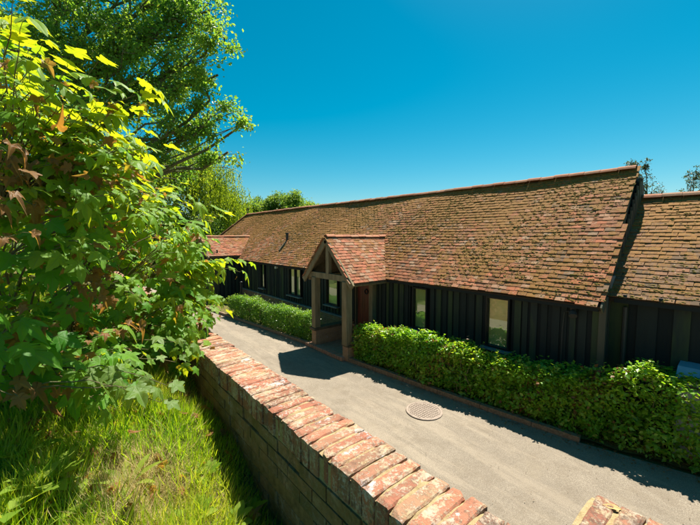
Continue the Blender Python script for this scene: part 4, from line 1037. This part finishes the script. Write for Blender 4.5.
# ------------------------------------------------------------------ foreground sycamore shrubs
BASES = [np.array(q) for q in ((-.85, 2.3), (-.55, 2.6), (-.2, 2.8), (-.95, 3.1), (.05, 3.2), (-.3, 3.7), (.25, 3.7), (-1.4, 2.2))]
OUTW = nrm(np.array([.8, -.45, 0]))
def shrub(label, tips, leaf, nl, mats, fc, name='sycamore_shrub'):
    """tips: (point, leaf scale, facing, tone, n) — a leafy shoot ends at each"""
    T0 = np.mean([t_[0] for t_ in tips], 0)
    bb = BASES[int(np.argmin([np.hypot(*(b_-T0[:2])) for b_ in BASES]))]
    root = thing(name, label, 'shrub', (bb[0], bb[1], float(bankz(bb[0], bb[1]))), 'sycamore shrubs on the bank')
    st = MB(); stems = MB(); leaves = {k: [] for k in range(6)}; dead = []
    nh = max(3, len(tips)//11); hubs = []
    def ground_base(tip):
        d = [np.hypot(*(b_-tip[:2]))+rng.uniform(0, .5) for b_ in BASES]; b0 = BASES[int(np.argmin(d))]+rng.normal(0, .05, 2)
        return np.array([b0[0], b0[1], float(bankz(b0[0], b0[1]))-.03])
    for i in rng.choice(len(tips), nh, replace=False):
        tip = np.asarray(tips[i][0], float); g0 = ground_base(tip); h_ = g0*.42+tip*.58-OUTW*.08; h_[2] = max(h_[2], g0[2]+.12)
        L = np.linalg.norm(h_-g0); sp = curve(g0, h_, -OUTW*.12+np.array([0, 0, .10]), 9, .06); st.tube(sp, np.linspace(.005+.004*L, .004, 9), 6, cap=False); hubs.append(h_)
    hubs = np.array(hubs)
    for (tip, sc_, face, tone, n_) in tips:
        tip = np.asarray(tip, float)
        # grows from the fork that lies behind and below it
        cost = np.linalg.norm(hubs-tip, axis=1)+.6*np.clip((hubs-tip)@OUTW+.05, 0, 9)+.5*np.clip(hubs[:, 2]-tip[2], 0, 9)
        g0 = hubs[int(np.argmin(cost))]
        L = np.linalg.norm(tip-g0); sp = curve(g0, tip, (0, 0, .16), 9, .07)
        st.tube(sp, np.linspace(.0030+.001*L, .0013, 9), 5, cap=False)
        dirh = sp[-1]-sp[-3]; dirh = nrm(dirh)
        for k in range(n_):
            t_ = 1-k/(n_)*min(.55, .50/L+.08); q = t_*8; i0 = min(int(q), 7); pt = sp[i0]+(sp[i0+1]-sp[i0])*(q-i0)
            side = (1 if k % 2 else -1)
            sd = nrm(np.cross(dirh, [0, 0, 1]))*side
            ax_ = nrm(dirh*(.9 if k < 1 else rng.uniform(.2, .7))+sd*(0 if k == 0 else 1)*rng.uniform(.5, 1)+OUTW*.55+np.array([0, 0, -.30])+rng.normal(0, .22, 3))
            s = leaf*sc_*rng.uniform(.65, 1.15)*(1 if k > 1 else .85)
            pet = pt+ax_*s*rng.uniform(.25, .55)+np.array([0, 0, .02])
            st.tube([pt, (pt+pet)/2+[0, 0, .006], pet], [.0014, .0011, .0010], 3, cap=False)
            up = nrm(np.array([0, 0, 1.0])*(1-face)+nrm(CAM-pt)*face*1.1+SUN*.25+rng.normal(0, .26, 3))
            ax2 = nrm(ax_+np.array([0, 0, -.25*face-.12]))
            nor = nrm(up-(up@ax2)*ax2)
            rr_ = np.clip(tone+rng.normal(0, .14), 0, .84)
            vi = rng.integers(0, 4)
            if tone > .9 or rng.random() < (.02 if tone > .6 else .11):
                vi = 4+rng.integers(0, 2); rr_ = rng.uniform(.90, 1.0); s *= (.46 if tone > .9 else .62)
            leaves[vi].append((pet, ax2, nor, s, rr_))
    for (tip, sc_, face, tone, n_) in tips:
        if rng.random() < .75 and name == 'sycamore_shrub':
            for _ in range(rng.integers(1, 4)):
                pp_ = np.asarray(tip)-OUTW*rng.uniform(.02, .30)+rng.normal(0, .07, 3)+[0, 0, -.06]
                ax_ = nrm(rng.normal(0, 1, 3)+[0, 0, -.8]); leaves[4+rng.integers(0, 2)].append((pp_, ax_, nrm(np.cross(ax_, rng.normal(0, 1, 3))), rng.uniform(.022, .055), rng.uniform(.87, 1)))
    st.build('branches', M['twig'], root)
    f = MB()
    for vi, L in leaves.items():
        if not L: continue
        tm = (SY+SYD)[vi]
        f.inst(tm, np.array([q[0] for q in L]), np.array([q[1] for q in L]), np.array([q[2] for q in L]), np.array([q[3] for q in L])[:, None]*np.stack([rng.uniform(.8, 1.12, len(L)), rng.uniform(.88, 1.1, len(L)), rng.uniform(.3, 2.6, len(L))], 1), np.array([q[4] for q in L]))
    f.build('foliage', M[mats], root, smooth=True)
    return root
# outline of the mass as seen from the path: top(u), bottom(u)
def top_v(u): return np.interp(u, [-60, 0, 30, 60, 100, 130, 150, 165, 190, 212, 225], [-80, -10, 35, 72, 90, 112, 150, 175, 205, 222, 250])
def bot_v(u): return np.interp(u, [-60, 0, 60, 120, 160, 190, 212], [440, 430, 425, 412, 395, 375, 345])
A_, B_, C_ = [], [], []
hero = [  # near upper shoots yellowed as back-lit, big lower leaves darkened as shaded, by tone
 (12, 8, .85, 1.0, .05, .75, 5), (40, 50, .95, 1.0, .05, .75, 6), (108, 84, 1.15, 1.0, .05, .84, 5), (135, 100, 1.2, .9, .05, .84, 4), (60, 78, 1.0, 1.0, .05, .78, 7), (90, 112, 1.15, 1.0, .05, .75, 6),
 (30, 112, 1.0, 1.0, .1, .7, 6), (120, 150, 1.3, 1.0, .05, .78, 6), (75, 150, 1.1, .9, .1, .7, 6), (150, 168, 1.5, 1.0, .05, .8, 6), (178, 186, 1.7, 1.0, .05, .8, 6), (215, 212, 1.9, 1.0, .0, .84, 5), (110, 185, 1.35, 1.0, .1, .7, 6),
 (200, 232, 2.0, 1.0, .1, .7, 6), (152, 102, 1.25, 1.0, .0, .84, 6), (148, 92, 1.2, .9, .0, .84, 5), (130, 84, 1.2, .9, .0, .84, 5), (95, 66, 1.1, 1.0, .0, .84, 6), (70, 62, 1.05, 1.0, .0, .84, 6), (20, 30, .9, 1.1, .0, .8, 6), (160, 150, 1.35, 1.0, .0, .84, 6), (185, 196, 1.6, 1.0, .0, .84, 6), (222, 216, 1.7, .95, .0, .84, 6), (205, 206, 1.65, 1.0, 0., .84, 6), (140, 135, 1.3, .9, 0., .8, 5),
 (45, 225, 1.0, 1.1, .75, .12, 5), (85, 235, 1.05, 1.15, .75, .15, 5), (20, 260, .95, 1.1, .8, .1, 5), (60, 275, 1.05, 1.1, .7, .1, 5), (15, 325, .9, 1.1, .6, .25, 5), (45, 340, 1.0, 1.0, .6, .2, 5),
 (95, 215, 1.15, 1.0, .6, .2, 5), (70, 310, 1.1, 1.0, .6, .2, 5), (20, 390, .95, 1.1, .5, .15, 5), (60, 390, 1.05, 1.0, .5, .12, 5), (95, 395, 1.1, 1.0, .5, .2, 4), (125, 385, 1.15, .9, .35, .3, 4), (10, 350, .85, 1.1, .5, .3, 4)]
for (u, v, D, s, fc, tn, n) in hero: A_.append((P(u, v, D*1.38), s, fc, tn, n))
for k in range(95):
    u = rng.uniform(-50, 125); v = rng.uniform(top_v(u)+22, bot_v(u)); D = rng.uniform(1.5, 2.3)
    hi = (v < 190); A_.append((P(u, v, D), rng.uniform(.6, .95), rng.uniform(0, .3) if hi else rng.uniform(.2, .7), .70 if hi else .36, 6))  # tone paints high leaves as sunlit, low ones as shaded
for k in range(95):
    u = rng.uniform(-60, 160); v = rng.uniform(top_v(u)+16, 215); D = rng.uniform(1.4, 2.2)
    A_.append((P(u, v, D), rng.uniform(.6, .85), rng.uniform(0, .12), .72, 7))
for k in range(170):
    u = rng.uniform(40, 205); v = rng.uniform(top_v(u)+14, bot_v(u)); D = rng.uniform(2.1, 3.0)
    B_.append((P(u, v, D), rng.uniform(.6, .9), rng.uniform(.0, .4), .64, 6))  # tone raised to put sun glow into the leaf colour
for k in range(240):
    u = rng.uniform(-20, 216); v = rng.uniform(max(top_v(u)+22, 110), bot_v(u)-25); D = rng.uniform(2.5, 4.2)
    C_.append((P(u, v, D), rng.uniform(.7, 1.0), rng.uniform(.0, .4), .62, 6))  # same sun glow painted through the leaf tone
for (u, v, D, n) in ((246, 264, 3.0, 6), (232, 262, 2.95, 6), (224, 268, 2.9, 6), (212, 262, 2.9, 6), (240, 272, 3.1, 4), (205, 285, 2.8, 7), (216, 300, 2.8, 6), (222, 312, 2.7, 5), (208, 322, 2.6, 6), (196, 300, 2.8, 7), (212, 345, 2.4, 5), (204, 358, 2.2, 6), (195, 335, 2.4, 7), (208, 270, 2.9, 6), (200, 262, 2.8, 6), (190, 268, 2.7, 6), (185, 350, 2.2, 6)):
    (C_ if D > 2.55 else B_).append((P(u, v, D), .85, .1, .74, n))
for (u, v, D, n) in ((8, 150, 1.15, 7), (25, 175, 1.25, 7), (5, 200, 1.15, 7), (35, 205, 1.35, 6), (15, 235, 1.2, 6), (50, 165, 1.4, 6), (45, 330, 1.35, 6), (95, 300, 1.5, 6), (12, 395, 1.15, 4), (120, 330, 1.7, 6), (110, 270, 1.7, 6)):
    A_.append((P(u, v, D), 1.0, .3, .95, n))
for k in range(70):
    u = rng.uniform(-40, 150); v = rng.uniform(top_v(u)+18, bot_v(u)); A_.append((P(u, v, rng.uniform(1.3, 2.0)), rng.uniform(.6, .85), rng.uniform(0, .4), .66, 6))
shrub('nearest sycamore shrub with big yellow back-lit upper leaves and dark shaded lower leaves', A_, .104, 6, 'syc', 0)
shrub('middle sycamore shrub leaning over the brick wall behind the nearest one', B_, .105, 6, 'syc', 0)
shrub('farthest sycamore shrub with a bright spray hanging over the tarmac path', C_, .12, 6, 'syc', 0)
low = [(P(u, v, D*1.12), s, .35, .7, n) for (u, v, D, s, n) in ((148, 392, 1.20, .95, 5), (166, 385, 1.22, .85, 4), (135, 380, 1.25, .9, 4), (160, 402, 1.18, .8, 3), (188, 345, 1.7, .8, 4), (175, 362, 1.5, .8, 4))]
shrub('low pale leaved sycamore sprig standing out over the grass at the foot of the shrubs', low, .10, 5, 'syc2', 0, 'sycamore_seedling')

# ------------------------------------------------------------------ grass and weeds on the bank
BL = (np.array([[-.5, 0, 0], [.5, 0, 0], [-.42, .35, .04], [.42, .35, .04], [-.30, .68, .16], [.30, .68, .16], [0, 1, .34]], float), None)
BLF4 = np.array([[0, 1, 3, 2], [2, 3, 5, 4]]); BLF3 = np.array([[4, 5, 6]])
def blades(mb, pos, ax, nz, L, W, r):
    n = len(pos); y = nrm(ax); x = nrm(np.cross(y, nz)); z = np.cross(x, y)
    S = np.stack([W, L, L], 1); Mx = np.stack([x, y, z], 2)
    V = np.einsum('nij,nkj->nki', Mx, BL[0][None]*S[:, None, :])+pos[:, None]
    off = mb.n; mb.V.append(V.reshape(-1, 3)); mb.n += n*7; bs = (np.arange(n)*7+off)[:, None, None]
    mb.groups.append(((BLF4[None]+bs).reshape(-1, 4), np.repeat(r, 2), None)); mb.groups.append(((BLF3[None]+bs).reshape(-1, 3), r, None))
def patch(n, x0, x1, y0, y1):
    x = rng.uniform(x0, x1, n); y = rng.uniform(y0, y1, n); return x, y
gm = MB(); tot = 0
for (n, x0, x1, y0, y1) in ((60000, -.9, .64, .75, 2.6), (14000, -1.6, .64, 2.4, 4.5), (12000, -2.4, .64, -2.5, .8), (9000, -4.5, -.8, .5, 4)):
    x, y = patch(n, x0, x1, y0, y1)
    # clumps
    cx = rng.uniform(x0, x1, n//28); cy = rng.uniform(y0, y1, n//28); ci = rng.integers(0, n//28, n); k = rng.random(n) < .6
    x = np.where(k, cx[ci]+rng.normal(0, .022, n), x); y = np.where(k, cy[ci]+rng.normal(0, .022, n), y); x = np.minimum(x, .645)
    z = bankz(x, y)
    lean = rng.normal(0, .85, (n, 2)); lean += np.stack([np.sin(y*3+x*2), np.cos(x*4)], 1)*.18
    dryp = np.sin(x*6.0+1.0)*np.sin(y*4.5+.7)+.8*np.exp(-((x-.28)/.22)**2-((y-1.55)/.35)**2)+rng.normal(0, .4, n)
    dry = (rng.random(n) < .16) | (dryp > .8)
    L = np.where(dry, rng.uniform(.05, .15, n), rng.uniform(.05, .17, n))*(1+.4*(rng.random(n) < .05))*.85; W = rng.uniform(.0018, .0055, n)*np.where(rng.random(n) < .04, 2.2, 1)*np.where(dry, .6, 1)
    L = L*np.where(x > .42, .62, 1); lean = lean*np.where(dry, 2.4, 1)[:, None]
    ax_ = np.stack([lean[:, 0], lean[:, 1], np.ones(n)], 1); nz = np.stack([-lean[:, 0], -lean[:, 1], np.full(n, .0)], 1)+rng.normal(0, .3, (n, 3))
    tone = np.where(dry, rng.uniform(.68, 1, n), np.clip(.44+.16*np.sin(x*5)*np.sin(y*6)+rng.normal(0, .13, n), 0, .64))
    blades(gm, np.stack([x, y, z-.008], 1), ax_, nz, L, W, tone)
o = gm.build('grass', M['grass']); o['kind'] = 'stuff'
# broad-leaved weeds
LW = np.array([[0, 0, 0], [.05, .12, .01], [.13, .35, .03], [.15, .6, .04], [.09, .85, .02], [0, 1, -.03], [-.09, .85, .02], [-.15, .6, .04], [-.13, .35, .03], [-.05, .12, .01], [0, .35, 0], [0, .6, 0], [0, .85, -.01]], float)
LW[:, 2] -= .35*LW[:, 1]**2*.6
LWF = np.array([[0, 1, 10], [1, 2, 10], [2, 3, 11], [2, 11, 10], [3, 4, 12], [3, 12, 11], [4, 5, 12], [0, 10, 9], [9, 10, 8], [8, 10, 11], [8, 11, 7], [7, 11, 12], [7, 12, 6], [6, 12, 5]])
def weed(u, v, s, n, label, wide=1.0, name='weed_plant'):
    # stands on the bank where that line of sight meets the turf
    for D in np.linspace(.7, 4, 400):
        p = P(u, v, D)
        if p[2] < bankz(p[0], p[1])+.03: break
    base = (float(p[0]), float(p[1]), float(bankz(p[0], p[1])))
    root = thing(name, label, 'plant', base, 'broad leaved weeds in the grass')
    a = np.arange(n)*2.4+rng.uniform(0, 6); el = rng.uniform(.35, 1.1, n)
    ax_ = np.stack([np.cos(a), np.sin(a), el], 1); nz = np.stack([-np.cos(a)*.6, -np.sin(a)*.6, np.ones(n)], 1)+rng.normal(0, .15, (n, 3))
    pos = np.array(base)+ax_*.01; S = s*rng.uniform(.7, 1.1, n)
    f = MB(); f.inst((LW, LWF), pos, ax_, nz, np.stack([S*wide, S, S], 1), rng.random(n)); f.build('leaves', M['weed'], root, smooth=True)
    q = MB()
    q.tube([np.array(base)-[0, 0, .02], np.array(base)+[0, 0, .03]], [.006, .004], 5); q.build('stem', M['weed'], root)
for (u, v, s, n, lab, wd) in ((45, 478, .17, 9, 'broad leaved weed in bright sun left of the straw patch, beside the taller blades', 1.5), (18, 505, .18, 8, 'yellow green broad weed at the bottom left corner of the grass', 1.5),
    (15, 455, .15, 8, 'sunlit weed rosette at the left edge just below the shaded shrub leaves', 1.5), (128, 480, .15, 5, 'upright lance leaved weed in the middle of the grass', .9), (75, 500, .13, 7, 'small bright weed low in the grass near the bottom edge', 1.4),
    (206, 470, .07, 7, 'small blue green weed standing in the straw coloured grass', 1.8), (250, 508, .08, 9, 'small leafy weed at the bottom beside the foot of the brick wall', 2.0), (232, 520, .09, 9, 'leafy weed at the bottom edge left of the wall foot', 2.0), (222, 400, .08, 8, 'tiny weed in the narrow grass strip beside the wall under the shrub', 1.6), (195, 515, .10, 7, 'pale weed low at the bottom edge right of the straw patch', 1.6)):
    weed(u, v, s*.85, n+4, lab, wd*.9)
# fallen bits on the bank
n = 260; x = rng.uniform(-.8, .6, n); y = rng.uniform(.9, 3.2, n); z = bankz(x, y)+rng.uniform(.01, .06, n)
f = MB(); f.inst(SYD[0], np.stack([x, y, z], 1), rng.normal(0, 1, (n, 3))*[1, 1, .3], nrm(np.array([0, 0, 1])+rng.normal(0, .5, (n, 3))), rng.uniform(.02, .05, n), rng.uniform(.9, 1, n))
o = f.build('leaf_litter', M['syc']); o['kind'] = 'stuff'
for o in bpy.data.objects:
    if '_o' in o: del o['_o']
